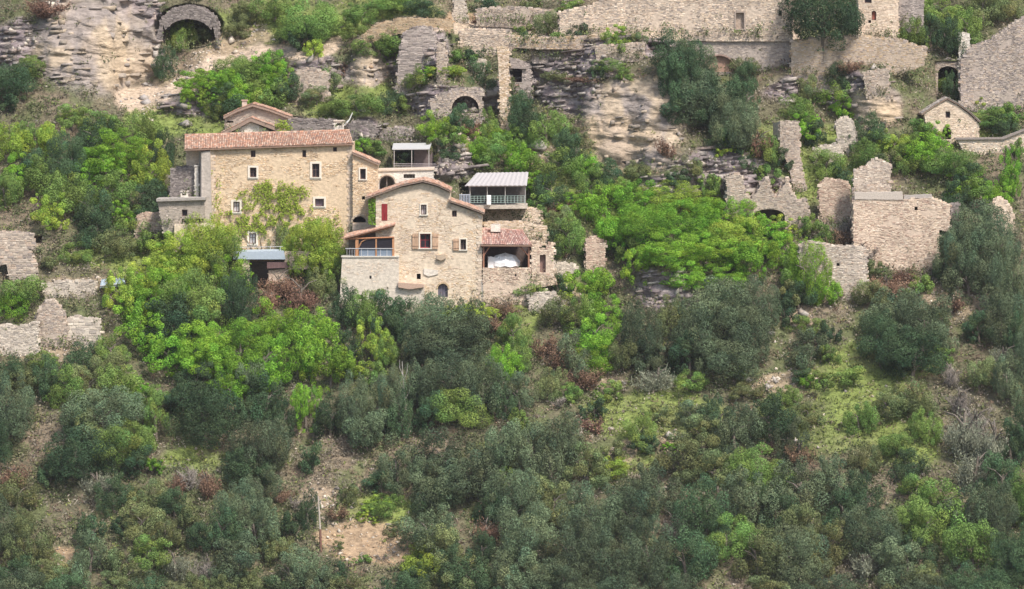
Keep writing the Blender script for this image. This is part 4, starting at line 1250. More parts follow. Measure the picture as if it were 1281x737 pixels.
LM = {
    'oak': leaf_mat('holm_oak_leaves', (.130, .182, .098), .34, .016),
    'dark': leaf_mat('dark_evergreen_leaves', (.074, .136, .062), .28, .008),
    'mid': leaf_mat('green_leaves', (.190, .310, .075), .20, .02),
    'bright': leaf_mat('fresh_spring_leaves', (.245, .460, .055), .16, .015, .45),
    'yellow': leaf_mat('yellow_green_leaves', (.370, .500, .085), .14, .01, .45),
    'olive': leaf_mat('olive_leaves', (.190, .235, .095), .24, .015),
    'silver': leaf_mat('silver_leaves', (.270, .290, .210), .16, .01),
    'rust': leaf_mat('reddish_twigs', (.250, .160, .105), .2, .02, .1),
    'bare': leaf_mat('bare_grey_twigs', (.280, .250, .220), .2, .01, .0),
}


def unit(v):
    return v / (np.linalg.norm(v, axis=-1, keepdims=True) + 1e-9)


def leaf_quads(C, Nn, size, r, elong=1.5):
    """one small kite-shaped leaf spray per centre"""
    n = len(C)
    t = unit(np.cross(Nn, r.normal(size=(n, 3))))
    b = np.cross(Nn, t)
    s = (size * r.uniform(.6, 1.35, n))[:, None]
    bend = Nn * s * r.uniform(-.35, .1, n)[:, None]
    V = np.stack([C - t * s * elong / 2 + bend, C - b * s * .42, C + t * s * elong / 2 + bend, C + b * s * .42], 1)
    return V.reshape(-1, 3)


def crown_mesh(name, W, H, npuff, nleaf, leaf, seed, style='dense', lift=.05):
    """crown W wide and H high standing on z = 0: puffs of leaf sprays on an uneven body, gaps between them"""
    r = np.random.default_rng(seed)
    rx, rz = W / 2, H * (1 - lift) / 2
    zc = H * lift + rz
    ph = r.uniform(0, 6.28, 4)
    cen, rad = [], []
    k = 0
    nd = r.integers(3, 6) if npuff > 30 else r.integers(2, 4)
    domes = []
    for q_ in range(nd):
        a_ = r.uniform(0, 6.28)
        e_ = 0 if q_ == 0 else r.uniform(.30, .62)
        R_ = r.uniform(.62, .80) if q_ == 0 else r.uniform(.34, .58)
        domes.append((math.cos(a_) * e_, math.sin(a_) * e_, r.uniform(-.25, .25) if q_ == 0 else r.uniform(-.55, .30), R_))
    dw = np.array([d_[3] ** 2 for d_ in domes]); dw /= dw.sum()
    small = style == 'layered'
    while len(cen) < npuff:
        ox, oy, oz, R_ = domes[r.choice(nd, p=dw)]
        d = unit(r.normal(size=3))
        if d[2] < -.6 and r.random() < .6:
            continue
        s = r.uniform(.72, 1.0) if r.random() < .82 else r.uniform(.1, .7)
        pr = r.uniform(.11, .25) * 1.12 if not small else r.uniform(.08, .19)
        if r.random() < .12:
            s, pr = r.uniform(1.0, 1.18), pr * .55
        c = np.array([(ox + d[0] * R_ * s) * rx, (oy + d[1] * R_ * s) * rx, zc + (oz + d[2] * R_ * s) * rz])
        if c[2] < .1 * H:
            c[2] = .1 * H + abs(r.normal()) * .05 * H
        cen.append(c); rad.append(pr)
        k += 1
    cen, rad = np.array(cen), np.array(rad)
    scale3 = np.array([rx, rx, rz * (.88 if style == 'layered' else .95)])
    wts = rad ** 2 / (rad ** 2).sum()
    pid = r.choice(npuff, nleaf * 2, p=wts)
    d = unit(r.normal(size=(nleaf * 2, 3)))
    shell = r.uniform(.62, 1.08, nleaf * 2) ** .7
    pts = cen[pid] + d * (rad[pid] * shell)[:, None] * scale3
    # keep the skin of each puff, thin out what is buried in the others
    q = np.zeros(len(pts), int)
    for c, ra_ in zip(cen, rad):
        q += ((((pts - c) / scale3) ** 2).sum(1) < (ra_ * .72) ** 2)
    keep = (q < 1) | (r.random(len(pts)) < .10)
    lo, hi = np.percentile(pts[keep], 1.5, axis=0), np.percentile(pts[keep], 98.5, axis=0)
    pts[:, :2] = (pts[:, :2] - (lo + hi)[:2] / 2) * (W / (hi - lo)[:2])
    pts[:, 2] = (pts[:, 2] - lo[2]) * (H * .97 / (hi[2] - lo[2])) + .03 * H
    keep &= pts[:, 2] > .02
    pts, d, pid = pts[keep][:nleaf], d[keep][:nleaf], pid[keep][:nleaf]
    Nn = unit(d + .45 * r.normal(size=d.shape) * (1 if style != 'layered' else .8) + np.array([0, 0, .35 if style == 'layered' else .15]))
    V = leaf_quads(pts, Nn, leaf, r)
    pt = r.uniform(.72, 1.22, npuff)[pid]
    warm = r.normal(0, .08, npuff)[pid]
    lv = pt * r.uniform(.75, 1.25, len(pts))
    C = np.stack([lv * (1 + warm), lv, lv * (1 - warm * .5)], 1)
    Q = np.arange(len(pts) * 4).reshape(-1, 4)
    return fast_mesh(name, V, Q, np.repeat(C, 4, 0), LM['oak'])


def twig_mesh(name, W, H, n, seed, wid=.035, leafy=0):
    """bare bush: forking twigs fanning up from the base"""
    r = np.random.default_rng(seed)
    V, C = [], []

    def seg(p, q_, w, c):
        a = unit(np.cross(q_ - p, r.normal(size=3)))
        V.extend([p - a * w, p + a * w, q_ + a * w * .5, q_ - a * w * .5]); C.extend([c] * 4)
    stems = max(6, n // 24)
    for i in range(stems):
        az, inc = r.uniform(0, 6.28), r.uniform(.05, 1.0)
        d = np.array([math.cos(az) * inc * W / 2, math.sin(az) * inc * W / 2, H * r.uniform(.45, .75) * (1 - .25 * inc)])
        p0 = np.array([d[0] * .1, d[1] * .1, 0.0])
        p1 = p0 + d * .55 + r.normal(size=3) * .04 * W
        p2 = p0 + d + r.normal(size=3) * .05 * W
        c = [r.uniform(.7, 1.2)] * 3
        seg(p0, p1, wid * 2.2, c); seg(p1, p2, wid * 1.6, c)
        for k in range(n // stems):
            t = r.uniform(.25, 1.0)
            b = p0 + (p2 - p0) * t + (p1 - (p0 + p2) / 2) * (1 - abs(2 * t - 1))
            e = b + (unit(r.normal(size=3)) * np.array([1, 1, .6]) + np.array([0, 0, .55])) * H * r.uniform(.10, .26)
            c = [r.uniform(.65, 1.3)] * 3
            seg(b, e, wid, c)
            for _ in range(2):
                m = b + (e - b) * r.uniform(.3, .9)
                seg(m, m + unit(r.normal(size=3) + np.array([0, 0, .4])) * H * r.uniform(.05, .12), wid * .7, c)
    V, C = np.array(V), np.array(C)
    if leafy:
        k = r.integers(0, len(V), leafy)
        P_ = V[k] + r.normal(size=(leafy, 3)) * .05 * W
        P_[:, 2] = np.maximum(P_[:, 2], .05)
        LV = leaf_quads(P_, unit(r.normal(size=(leafy, 3)) + (0, 0, .3)), .15, r)
        V = np.concatenate([V, LV]); C = np.concatenate([C, np.repeat(r.uniform(.7, 1.3, (leafy, 1)) * np.ones(3), 4, 0)])
    Q = np.arange(len(V)).reshape(-1, 4)
    return fast_mesh(name, V, Q, C, LM['bare'])


def trunk_mesh(name, H, r0, seed, multi=1):
    rr = random.Random(seed)
    mb = MB()
    for s in range(multi):
        a0 = rr.uniform(0, 6.28)
        lean = np.array([math.cos(a0), math.sin(a0), 0]) * H * (.10 if multi == 1 else .28)
        p = [np.array([0, 0, -1.2]), np.array([0, 0, .0]) + lean * .1, np.array([0, 0, H * .3]) + lean * .5, np.array([0, 0, H * .62]) + lean]
        k = 1 if multi == 1 else .6
        mb.tube(p, [r0 * 1.4 * k, r0 * 1.1 * k, r0 * .8 * k, r0 * .4 * k], (.20, .17, .14), 6)
        for i in range(4 if multi == 1 else 2):
            a = rr.uniform(0, 6.28)
            b = p[2] + (p[3] - p[2]) * rr.uniform(-.3, .8)
            d = np.array([math.cos(a), math.sin(a), .7]) * H * rr.uniform(.2, .33)
            mb.tube([b, b + d * .5 + (0, 0, .05 * H), b + d], [r0 * .5 * k, r0 * .3 * k, r0 * .12 * k], (.19, .165, .14), 5)
    return mb.mesh(name, M_BARK)


# shapes shared by the plants: size class -> variants; (width, height) of the unscaled mesh
SHAPES = {}
for style in ('dense', 'layered'):
    for cls, (W, H, np_, nl, lf) in {'L': (9, 8, 84, 23000, .140), 'M': (5.5, 5, 46, 10000, .120), 'S': (3, 2.6, 24, 3800, .105)}.items():
        SHAPES[style, cls] = [(crown_mesh('crown_shape', W, H, int(np_ * (1.9 if style == 'layered' else 1)), nl, lf * (1.05 if style == 'layered' else 1), 100 + 7 * i + hash_, style), W, H)
                              for i, hash_ in zip(range(5), (1, 2, 3, 4, 5) if style == 'dense' else (51, 52, 53, 54, 55))]
SHAPES['twig', 'M'] = [(twig_mesh('twig_shape', 5, 4, 560, 300 + i, .03), 5, 4) for i in range(3)]
SHAPES['twig', 'S'] = [(twig_mesh('twig_shape', 3, 2.4, 260, 310 + i, .022), 3, 2.4) for i in range(3)]
SHAPES['twigleaf', 'M'] = [(twig_mesh('twig_shape', 5, 4, 420, 330 + i, .03, 1300), 5, 4) for i in range(3)]
SHAPES['twigleaf', 'S'] = [(twig_mesh('twig_shape', 3, 2.4, 200, 340 + i, .022, 600), 3, 2.4) for i in range(3)]
TRUNKS = {'L': [trunk_mesh('trunk_shape', 8, .30, i) for i in range(3)], 'M': [trunk_mesh('trunk_shape', 5, .18, 10 + i) for i in range(3)], 'S': [trunk_mesh('trunk_shape', 2.6, .08, 20 + i, 3) for i in range(3)]}

KIND = {   # code: (material, style, object name, category, words, part name)
    'O': ('oak', 'dense', 'holm_oak', 'tree', 'grey-green holm oak', 'crown'),
    'D': ('dark', 'dense', 'evergreen_tree', 'tree', 'dark green evergreen', 'crown'),
    'M': ('mid', 'dense', 'green_bush', 'bush', 'mid-green bush', 'crown'),
    'B': ('bright', 'layered', 'broadleaf_tree', 'tree', 'fresh bright green tree', 'crown'),
    'Y': ('yellow', 'layered', 'young_tree', 'tree', 'yellow-green young tree', 'crown'),
    'E': ('olive', 'dense', 'olive_bush', 'bush', 'dull olive bush', 'crown'),
    'G': ('silver', 'twigleaf', 'silver_bush', 'bush', 'pale silvery bush', 'foliage'),
    'R': ('rust', 'twigleaf', 'brown_bush', 'bush', 'reddish-brown twiggy bush', 'foliage'),
    'W': ('bare', 'twig', 'bare_bush', 'bush', 'leafless grey bush', 'twigs'),
}
PLANTS = [l.split() for l in '''
R 60 10 66 34|D 14 100 66 42|M 34 88 50 34|D 12 128 36 26|M 228 47 36 40|E 248 48 30 20|D 206 80 30 40|M 384 34 80 50|D 374 50 36 32|M 345 14 66 34|E 312 20 40 30
E 300 40 40 24|M 500 6 76 24|D 532 12 50 22|M 452 18 46 26|D 606 10 38 24|E 668 8 36 26|M 712 8 30 14|Y 392 62 30 22|B 252 108 60 40|B 276 112 60 44|B 318 104 60 44|M 330 92 70 40|B 350 104 44 44|B 306 128 50 40|M 276 134 40 34|M 300 98 76 46|B 340 92 54 44|D 290 128 56 40
M 334 122 60 44|D 358 112 34 40|Y 244 124 36 26|B 268 128 40 34|M 440 40 40 24|M 470 58 60 26|B 492 68 36 28|D 505 52 30 26|E 410 100 40 26|R 430 88 40 24|M 448 132 60 28|M 420 140 40 24|D 486 130 40 28
M 500 134 32 26|E 396 122 40 26|M 462 186 40 24|B 452 184 26 18|Y 16 182 50 44|Y 62 182 46 52|M 36 168 40 30|D 84 205 50 60|M 92 152 50 36|M 130 160 60 40|D 118 176 50 44
B 150 192 80 54|M 182 166 56 44|D 208 190 34 50|Y 190 214 60 58|B 130 214 60 54|M 60 222 60 54|B 24 218 52 44|M 8 240 44 50|D 40 210 40 44|M 84 248 70 56|Y 66 268 60 40
D 116 262 54 54|M 138 240 60 50|D 186 250 50 44|B 152 270 44 30|M 170 276 50 34|D 118 290 44 40|E 148 306 60 34|M 190 306 40 30|E 214 300 30 26|M 100 316 50 26|M 24 368 60 40|B 14 386 44 34|E 60 330 30 20
Y 180 350 60 50|Y 222 330 70 60|Y 256 318 66 60|M 286 336 50 60|B 196 376 84 70|Y 158 372 60 56|M 238 376 80 66|D 214 402 70 56|B 180 410 70 60|M 260 400 60 60|D 300 380 50 60|B 290 350 50 50
B 250 440 90 64|B 300 440 80 70|B 208 446 66 50|B 334 462 60 60|D 250 478 60 40|B 344 410 60 60|B 396 420 70 66|B 372 450 60 60|B 412 462 60 60|B 286 484 60 44|D 232 430 44 40
R 352 358 56 40|R 376 374 56 50|R 336 376 40 40|Y 396 318 74 78|Y 262 312 76 64|Y 226 324 84 66|Y 372 322 40 50|Y 412 334 52 50|M 424 352 44 44|E 404 358 40 36|E 348 305 40 42|E 340 330 20 20|D 432 384 44 50|M 456 392 50 54|D 486 396 50 56|M 470 372 30 26
Y 468 430 50 56|Y 448 462 30 26|D 436 440 44 44|M 484 444 40 40|M 452 376 24 20|D 508 400 46 46|O 540 404 76 58|O 590 406 60 52|O 556 432 90 56|O 520 432 46 46|O 560 474 90 66|O 600 484 64 64
O 526 480 54 60|O 576 514 80 50|D 540 516 50 44|D 500 516 44 50|O 484 504 50 66|O 440 506 52 70|O 460 540 60 44|M 466 470 36 36|D 412 520 50 50|B 384 512 40 60|G 326 462 40 56|O 312 474 40 44
O 330 500 54 50|D 352 520 44 44|D 306 520 40 40|O 258 520 80 60|D 230 500 50 36|M 186 500 60 34|M 150 480 60 40|B 172 486 40 24|E 110 484 60 44|M 84 488 50 50|R 100 470 50 30|D 62 476 40 50
O 12 512 60 70|E 36 548 50 40|O 128 520 90 56|E 108 536 60 44|D 100 568 84 54|O 150 560 80 60|D 176 576 50 40|M 196 524 36 60|B 190 584 32 22|M 182 552 30 34|B 632 456 44 50|M 644 420 44 50|Y 600 394 54 24
Y 566 390 30 16|R 632 388 44 30|R 616 406 50 34|D 630 504 40 44|M 650 446 40 40|O 652 490 46 50|M 664 364 48 20|M 640 366 30 16|B 736 362 60 50|B 752 392 60 46|B 748 424 70 50|M 722 396 44 50|D 704 360 30 30
E 700 392 50 44|O 720 440 50 50|B 744 450 50 40|R 700 446 60 50|R 730 470 60 44|R 684 430 40 40|E 690 482 44 40|M 710 492 40 26|O 802 424 56 72|E 780 450 40 44|G 820 474 56 40|O 812 450 44 44
B 756 262 60 50|B 800 250 66 44|Y 838 246 70 36|B 764 300 56 50|B 810 286 76 50|B 856 280 80 54|Y 880 256 60 30|B 900 274 70 50|B 838 316 76 50|B 884 320 80 54|Y 918 300 70 50|B 930 330 70 50|B 958 300 60 44
B 900 350 70 36|B 856 346 60 34|B 802 336 44 44|M 790 318 40 36|D 782 306 30 34|M 950 262 50 26|B 980 318 56 50|M 924 254 44 24|B 1010 330 40 50|M 996 350 44 50|Y 980 285 40 30|M 888 236 30 30
O 900 390 90 66|O 930 412 80 70|O 876 420 60 70|O 912 446 90 50|D 862 442 50 50|E 840 400 44 50|O 948 380 54 60|D 984 392 34 36|D 1014 362 36 44|E 992 372 40 36|O 1012 436 66 44|D 1036 420 30 36|M 1010 408 44 26|E 820 520 40 26
O 1112 392 74 50|O 1152 410 74 66|D 1104 424 60 64|D 1140 446 80 60|E 1092 372 50 36|R 1112 356 60 40|M 1150 360 34 30|O 1218 290 80 60|O 1196 320 60 70|O 1246 308 60 70|O 1214 350 76 50|O 1262 350 50 80
O 1252 394 56 60|D 1226 410 44 40|D 1270 420 30 60|W 1190 290 50 40|B 1266 218 34 60|B 1246 250 44 40|M 1222 240 60 34|D 1196 250 44 36|B 1206 232 50 30|M 1270 190 26 30|B 1160 196 60 44|M 1190 212 70 46
D 1216 228 40 40|M 1140 200 44 40|Y 1120 182 50 26|M 1150 172 44 44|B 1172 170 30 34|E 1108 205 40 26|W 1060 286 40 36|R 1060 296 56 44|R 1096 300 50 40|W 1080 318 54 44|M 1036 296 30 30|E 700 286 44 50|M 714 300 50 54|R 700 262 40 30|D 690 306 30 40
M 1180 14 60 40|E 1230 12 60 44|M 1206 34 56 44|D 1186 50 40 50|D 1162 40 40 44|M 1140 44 36 40|D 1178 70 56 26|E 1260 10 44 36
D 846 74 60 54|O 866 92 70 60|D 848 104 50 52|O 872 126 76 60|D 894 122 60 56|D 856 140 60 40|O 916 150 60 60|D 930 120 44 50|D 904 172 44 30|Y 908 184 30 26|D 936 98 30 44|O 930 170 50 44|E 934 84 40 20
M 655 46 28 26|D 664 54 22 22|E 684 34 34 36|D 722 44 36 26|M 700 52 28 24|Y 772 48 26 30|M 770 56 32 26|E 800 50 26 18|D 906 44 26 16|D 940 45 34 16|M 640 50 20 20|R 600 22 40 16
M 996 140 44 36|B 1004 160 44 34|M 1044 120 50 30|B 1054 134 40 30|D 1090 164 44 40|M 1102 176 34 26|E 1010 118 30 40|D 1050 98 30 40|R 1064 82 40 22|M 1120 70 20 14|D 1066 182 20 26|M 954 194 44 44|R 950 180 40 44
D 976 204 34 34|D 930 200 30 30|M 960 218 36 26|D 1020 168 30 34|M 1240 148 60 26|D 1256 160 40 26|M 1266 146 40 30|M 1176 112 36 26|E 1172 96 22 30|D 1190 110 20 36|M 1084 196 40 40|M 1034 210 44 36|D 1054 220 30 24
B 545 160 40 36|B 590 182 44 34|M 566 172 34 34|M 614 190 44 44|B 632 178 40 30|D 576 152 36 40|B 652 202 44 36|D 656 152 44 44|M 684 166 50 40|D 716 186 48 48|M 650 176 40 34|M 700 210 56 40|B 730 210 40 30
E 724 172 34 26|M 740 230 50 40|D 690 240 44 34|B 672 230 34 30|B 712 256 44 28|D 758 222 40 36|M 768 240 44 30|M 672 256 34 28|D 602 98 40 44|M 576 72 40 18|D 590 70 30 18|M 612 156 30 40|E 640 128 34 44|D 648 140 34 44
D 560 188 34 26|E 530 172 30 26|E 546 190 26 26|D 505 200 22 22|R 590 160 40 30|R 648 112 34 30|Y 560 92 40 16|B 540 90 30 14|M 525 100 40 30|R 836 184 34 34|E 858 212 44 30|M 880 228 34 20|D 846 226 34 26
E 800 212 40 22|Y 760 246 40 20|M 764 84 50 20|D 748 90 24 24|E 700 96 40 14|R 728 98 50 12|M 780 96 30 16|Y 1230 124 30 20|M 660 340 30 16|Y 1000 60 20 24|R 1010 60 24 34
G 420 586 40 50|D 388 574 34 40|O 324 562 76 60|D 312 586 60 40|E 346 580 44 36|O 500 586 60 50|D 478 604 44 30|O 552 570 80 60|O 590 590 70 60|O 560 606 84 50|D 540 622 60 34|O 630 560 60 56|O 612 590 50 50
M 650 530 34 34|O 660 566 60 50|O 700 546 70 50|D 744 514 40 30|R 748 530 40 30|O 690 580 70 56|O 734 586 70 60|M 802 544 46 44|D 804 556 40 30|E 770 566 40 30|Y 762 586 50 26|O 640 620 70 66|O 690 630 70 66
O 740 640 80 66|O 786 636 76 66|O 660 670 74 66|O 712 684 80 66|O 764 694 80 66|O 816 690 76 66|O 640 712 74 56|O 700 726 80 44|G 830 640 56 60|W 846 660 44 50|O 820 612 60 50|O 850 580 70 60|O 880 552 70 54
D 896 520 50 40|O 870 520 50 40|O 920 540 60 50|D 964 526 60 56|O 990 550 50 50|O 900 596 70 60|O 948 590 80 56|O 940 620 76 56|D 970 640 60 50|O 880 640 70 60|O 912 676 80 60|O 860 700 70 60|O 950 700 80 60
O 1000 610 66 56|E 1006 660 70 56|O 1000 700 76 60|E 1036 690 66 60|D 1050 640 56 50|O 1046 600 60 46|D 1080 620 50 50|E 1080 580 50 40|O 1090 670 66 60|G 1080 706 50 50|O 1130 710 76 56|M 1150 620 60 50|M 1180 640 70 60
M 1154 662 76 60|E 1190 680 60 50|D 1146 690 60 40|E 1110 510 60 40|M 1076 526 50 40|E 1140 500 60 50|R 1150 488 40 26|E 1050 548 56 40|M 1122 560 50 36|R 1000 568 50 40|G 1026 560 44 40|D 1140 584 50 36
G 1206 540 66 90|G 1236 556 60 80|W 1222 530 50 60|G 1216 590 60 60|W 1200 500 44 50|G 1250 516 50 60|O 1262 470 46 60|G 1256 448 40 40|E 1226 470 44 44|D 1266 560 34 56|O 1170 570 56 50|M 1160 536 44 44|O 1210 640 60 60|D 1250 600 50 50
O 1250 640 56 66|O 1216 690 70 60|O 1260 700 60 66|D 1196 724 60 40|E 1160 726 56 36|W 1190 470 34 40|M 1180 450 34 30|M 1060 470 40 24|M 1030 480 36 26|B 1010 476 26 20
Y 470 628 40 20|M 482 634 46 24|Y 460 646 34 18|D 386 640 30 50|O 300 640 56 60|O 324 660 60 60|D 280 664 50 50|O 296 700 60 50|O 540 668 70 56|E 560 690 76 66|Y 534 706 66 50|O 580 716 64 50|D 520 728 50 40
O 412 718 46 36|O 366 712 66 50|O 396 726 50 40|D 610 640 40 44|R 612 662 40 44|D 604 690 36 40|O 20 620 60 50|R 18 596 60 44|D 60 596 40 34|G 124 606 56 50|D 144 618 50 44|G 108 590 34 40|E 180 620 56 44
R 222 606 50 44|W 240 596 44 40|R 262 606 56 44|D 218 630 44 36|E 176 656 60 44|D 150 660 34 30|E 210 670 50 40|O 110 694 56 56|D 112 664 40 40|O 36 690 66 66|D 20 722 60 40|O 64 716 50 44|E 60 650 56 40
E 20 660 50 40|O 190 700 66 50|E 150 706 44 40|G 222 706 50 50|W 256 712 44 44|D 252 676 40 40|E 240 650 44 34|O 330 610 50 40|R 352 618 44 26|W 370 628 34 30|D 366 660 34 40|E 344 686 44 40|E 436 620 40 26
R 422 640 36 24|G 196 430 26 16|E 132 460 50 34|D 20 462 50 30|E 24 478 56 30|M 56 452 40 26|D 104 446 50 30|M 140 440 44 34|E 1010 520 50 30|M 980 500 50 30|E 930 490 50 26|R 1190 380 40 26|E 1170 400 40 26
M 860 480 50 26|M 760 490 44 26|M 920 466 30 20|D 1180 340 30 30|E 1100 340 40 26|B 1012 346 50 76|B 1036 366 34 34|D 1000 372 36 40|B 1082 232 30 26|M 1070 350 40 30|B 940 286 44 34|M 930 276 30 20|D 958 292 40 24|M 1010 284 30 30|R 1130 344 40 24
O 20 744 80 50|D 90 742 60 44|E 140 740 60 40|O 190 744 70 46|E 240 742 50 36|O 290 746 70 44|D 340 744 60 36|O 440 744 70 40|O 490 744 60 46|O 560 746 80 50|O 610 746 60 44|O 660 750 80 44|O 760 750 90 50|O 840 748 80 46|E 900 746 60 44|O 960 748 80 50|O 1040 746 80 50|E 1100 748 60 40|O 1150 750 80 50|O 1230 748 90 50|D 1290 700 60 70|O 1292 620 60 80|D 1290 540 50 60|O 1290 450 50 80|D -10 560 50 60|O -14 660 60 70
E 320 730 50 30|E 500 716 40 30|M 740 470 30 20|D 1002 470 30 20|M 1040 446 30 24|R 960 560 30 20|W 700 500 30 24|G 590 640 30 24|E 440 668 22 14|E 492 664 26 16|M 452 700 24 14|E 424 684 18 14|W 478 696 26 16|G 1120 610 36 30|G 1004 592 30 26|G 944 556 26 24|W 876 600 26 24|M 630 600 34 30|B 838 560 24 14'''.replace('\n', '|').strip('|').split('|')]

LANDMARKS = [
    ('the long farmhouse', 350, 250, 95, 66), ('the gabled cottage', 540, 310, 70, 70), ('the open barn', 635, 335, 36, 40), ('the carport', 622, 240, 44, 30),
    ('the whitewashed house', 512, 215, 40, 28), ('the double-gabled house', 320, 148, 45, 22), ('the stone outhouse', 226, 272, 40, 30), ('the western boundary wall', 60, 410, 65, 40),
    ('the pale cliff', 120, 60, 70, 55), ('the vaulted cave mouth', 235, 30, 40, 26), ('the great middle crag', 790, 150, 65, 60), ('the thin buttress', 632, 105, 20, 45),
    ('the arched ruin', 560, 130, 50, 20), ('the upper village wall', 860, 25, 130, 25), ('the arcaded wall', 900, 70, 80, 24), ('the ochre retaining wall', 1070, 68, 80, 24),
    ('the gateway arch', 1186, 100, 24, 26), ('the great east corner wall', 1245, 85, 45, 50), ('the gabled hut', 1190, 150, 36, 26), ('the tall ruined tower', 987, 195, 24, 45),
    ('the toothed ruin', 960, 252, 54, 34), ('the big roofless house', 1125, 290, 62, 50), ('the free-standing wall block', 1045, 340, 42, 36), ('the wall stub', 745, 318, 16, 20),
    ('the wooden pole', 400, 655, 14, 36), ('the bare ochre scree', 465, 682, 44, 22), ('the stepped wall', 22, 320, 30, 32), ('the upper path bend', 600, 45, 50, 20),
    ('the white dead tree', 505, 482, 16, 34), ('the pale stony strip', 980, 478, 50, 12), ('the small scree patch', 842, 546, 20, 12), ('the raised terrace', 330, 335, 46, 24),
]
FOOT = {}


def place_plant(code, px, py, w, h, seed):
    """px, py: centre of the crown in the photo; the base goes to the ground under it"""
    r = random.Random(seed)
    mat, style, name, cat, words_, part = KIND[code]
    tall = code in 'OD' and w > 40
    by = min(py + h * (.62 if tall else .46), 815)
    Yg = GY(px, by)
    dist = (Yg - CAM[1]) / FPX
    W, H = w * dist * r.uniform(.86, 1.05) * (.94 if py > 480 else 1.0), h * dist * (r.uniform(1.08, 1.28) if tall else r.uniform(.94, 1.10))
    cls = 'L' if max(W, H) > 6.2 else 'M' if max(W, H) > 3.4 else 'S'
    if style.startswith('twig') and cls == 'L':
        cls = 'M'
    me_, W0, H0 = r.choice(SHAPES[style, cls])
    base = P(px, by, Yg + W * .10)
    base[2] = min(base[2], P(px, by, Yg)[2]) - .05
    t = bpy.data.objects.new(name, None)
    COL.objects.link(t)
    t.location = base.tolist(); t.empty_display_size = .3
    t.rotation_euler = (0, 0, r.uniform(0, 6.28))
    t['category'] = cat
    o = bpy.data.objects.new(part, me_)
    COL.objects.link(o); o.parent = t
    k = W / W0
    o.scale = (k * r.uniform(.92, 1.08), k, H / H0)
    if o.material_slots:
        o.material_slots[0].link = 'OBJECT'
        o.material_slots[0].material = LM[mat]
    if not (cls == 'S' and style.startswith('twig')):
        tr = bpy.data.objects.new('trunk' if cat == 'tree' else 'stem', r.choice(TRUNKS[cls]))
        COL.objects.link(tr); tr.parent = t
        tr.scale = (H / H0,) * 3
    return t, (code, px, py, w, h, words_)


plants = []
_rv = random.Random(41)
for i, (code, x, y, w, h) in enumerate(PLANTS):
    u_ = _rv.random()
    if code == 'O' and float(y) > 470:
        code = 'E' if u_ < .20 else 'D' if u_ < .30 else 'M' if u_ < .38 else code
    x, y, w, h = float(x), float(y), float(w), float(h)
    if y > 490 and code in 'EG' and w <= 60 and _rv.random() < .30:
        continue
    if y > 480 and code in 'OD' and w >= 54:
        w, h = w * 1.04, h * 1.04
    plants.append(place_plant(code, x, y, w, h, 1000 + i))


def label_plants(plants):
    def where(px, py):
        best = None
        for nm, lx, ly, hw, hh in LANDMARKS:
            dx, dy = max(0, abs(px - lx) - hw), max(0, abs(py - ly) - hh)
            d = math.hypot(dx, dy)
            if best is None or d < best[0]:
                if dx == 0 and dy == 0:
                    rel = 'against'
                elif dy >= dx:
                    rel = 'above' if py < ly else 'below'
                else:
                    rel = 'left of' if px < lx else 'right of'
                if d > 70:
                    rel = 'far ' + rel
                best = (d, rel + ' ' + nm)
        return best[1]
    cells = {}
    for t, info in plants:
        cells.setdefault((info[5], where(info[1], info[2])), []).append((t, info))
    order = ['first', 'second', 'third', 'fourth', 'fifth', 'sixth', 'seventh', 'eighth', 'ninth', 'tenth', 'eleventh', 'twelfth', 'thirteenth', 'fourteenth', 'fifteenth', 'sixteenth',
             'seventeenth', 'eighteenth', 'nineteenth', 'twentieth']
    for (wd, wh), mem in cells.items():
        n = len(mem)
        if n > 8:                                   # split big groups into an upper and a lower row first
            mem.sort(key=lambda m: m[1][2])
            k = math.ceil(n / 6)
            rows = [mem[i * n // k:(i + 1) * n // k] for i in range(k)]
            rn = {2: ['upper row', 'lower row'], 3: ['upper row', 'middle row', 'lower row'], 4: ['top row', 'second row', 'third row', 'bottom row']}.get(k)
            if rn is None:
                rn = [order[i] + ' row down' for i in range(k)]
        else:
            rows, rn = [mem], ['']
        for row, rname in zip(rows, rn):
            row.sort(key=lambda m: m[1][1])
            for i, (t, info) in enumerate(row):
                size = ''
                if n == 1:
                    lab = f'{wd} {wh}'
                else:
                    lab = f'{wd} {wh}, ' + (rname + ', ' if rname else '') + (order[i] + ' from the left' if len(row) > 1 else '')
                    if len(row) == 2:
                        lab = f'{wd} {wh}, ' + (rname + ', ' if rname else '') + ('left' if i == 0 else 'right') + ' of two'
                lab = lab.rstrip(', ')
                t['label'] = lab
                if n > 1:
                    t['group'] = {'tree': 'trees', 'bush': 'bushes'}[t['category']] + ' ' + wh


def hanging_tree():
    """the big round evergreen rooted on the terrace edge, its crown hanging over the ochre wall"""
    t, info = place_plant('D', 1029, 30, 92, 74, 4242)
    Yt = YOCH + .4
    d = (Yt - CAM[1]) / FPX
    t.location = P(1029, 64, Yt).tolist()
    c = [o for o in t.children if o.name.startswith('crown')][0]
    W, H = 92 * d, 80 * d
    c.data = SHAPES['dense', 'L'][0][0]
    c.material_slots[0].link = 'OBJECT'; c.material_slots[0].material = LM['dark']
    c.scale = (W / 9, W / 9, H / 8)
    return t, info


plants.append(hanging_tree())
label_plants(plants)

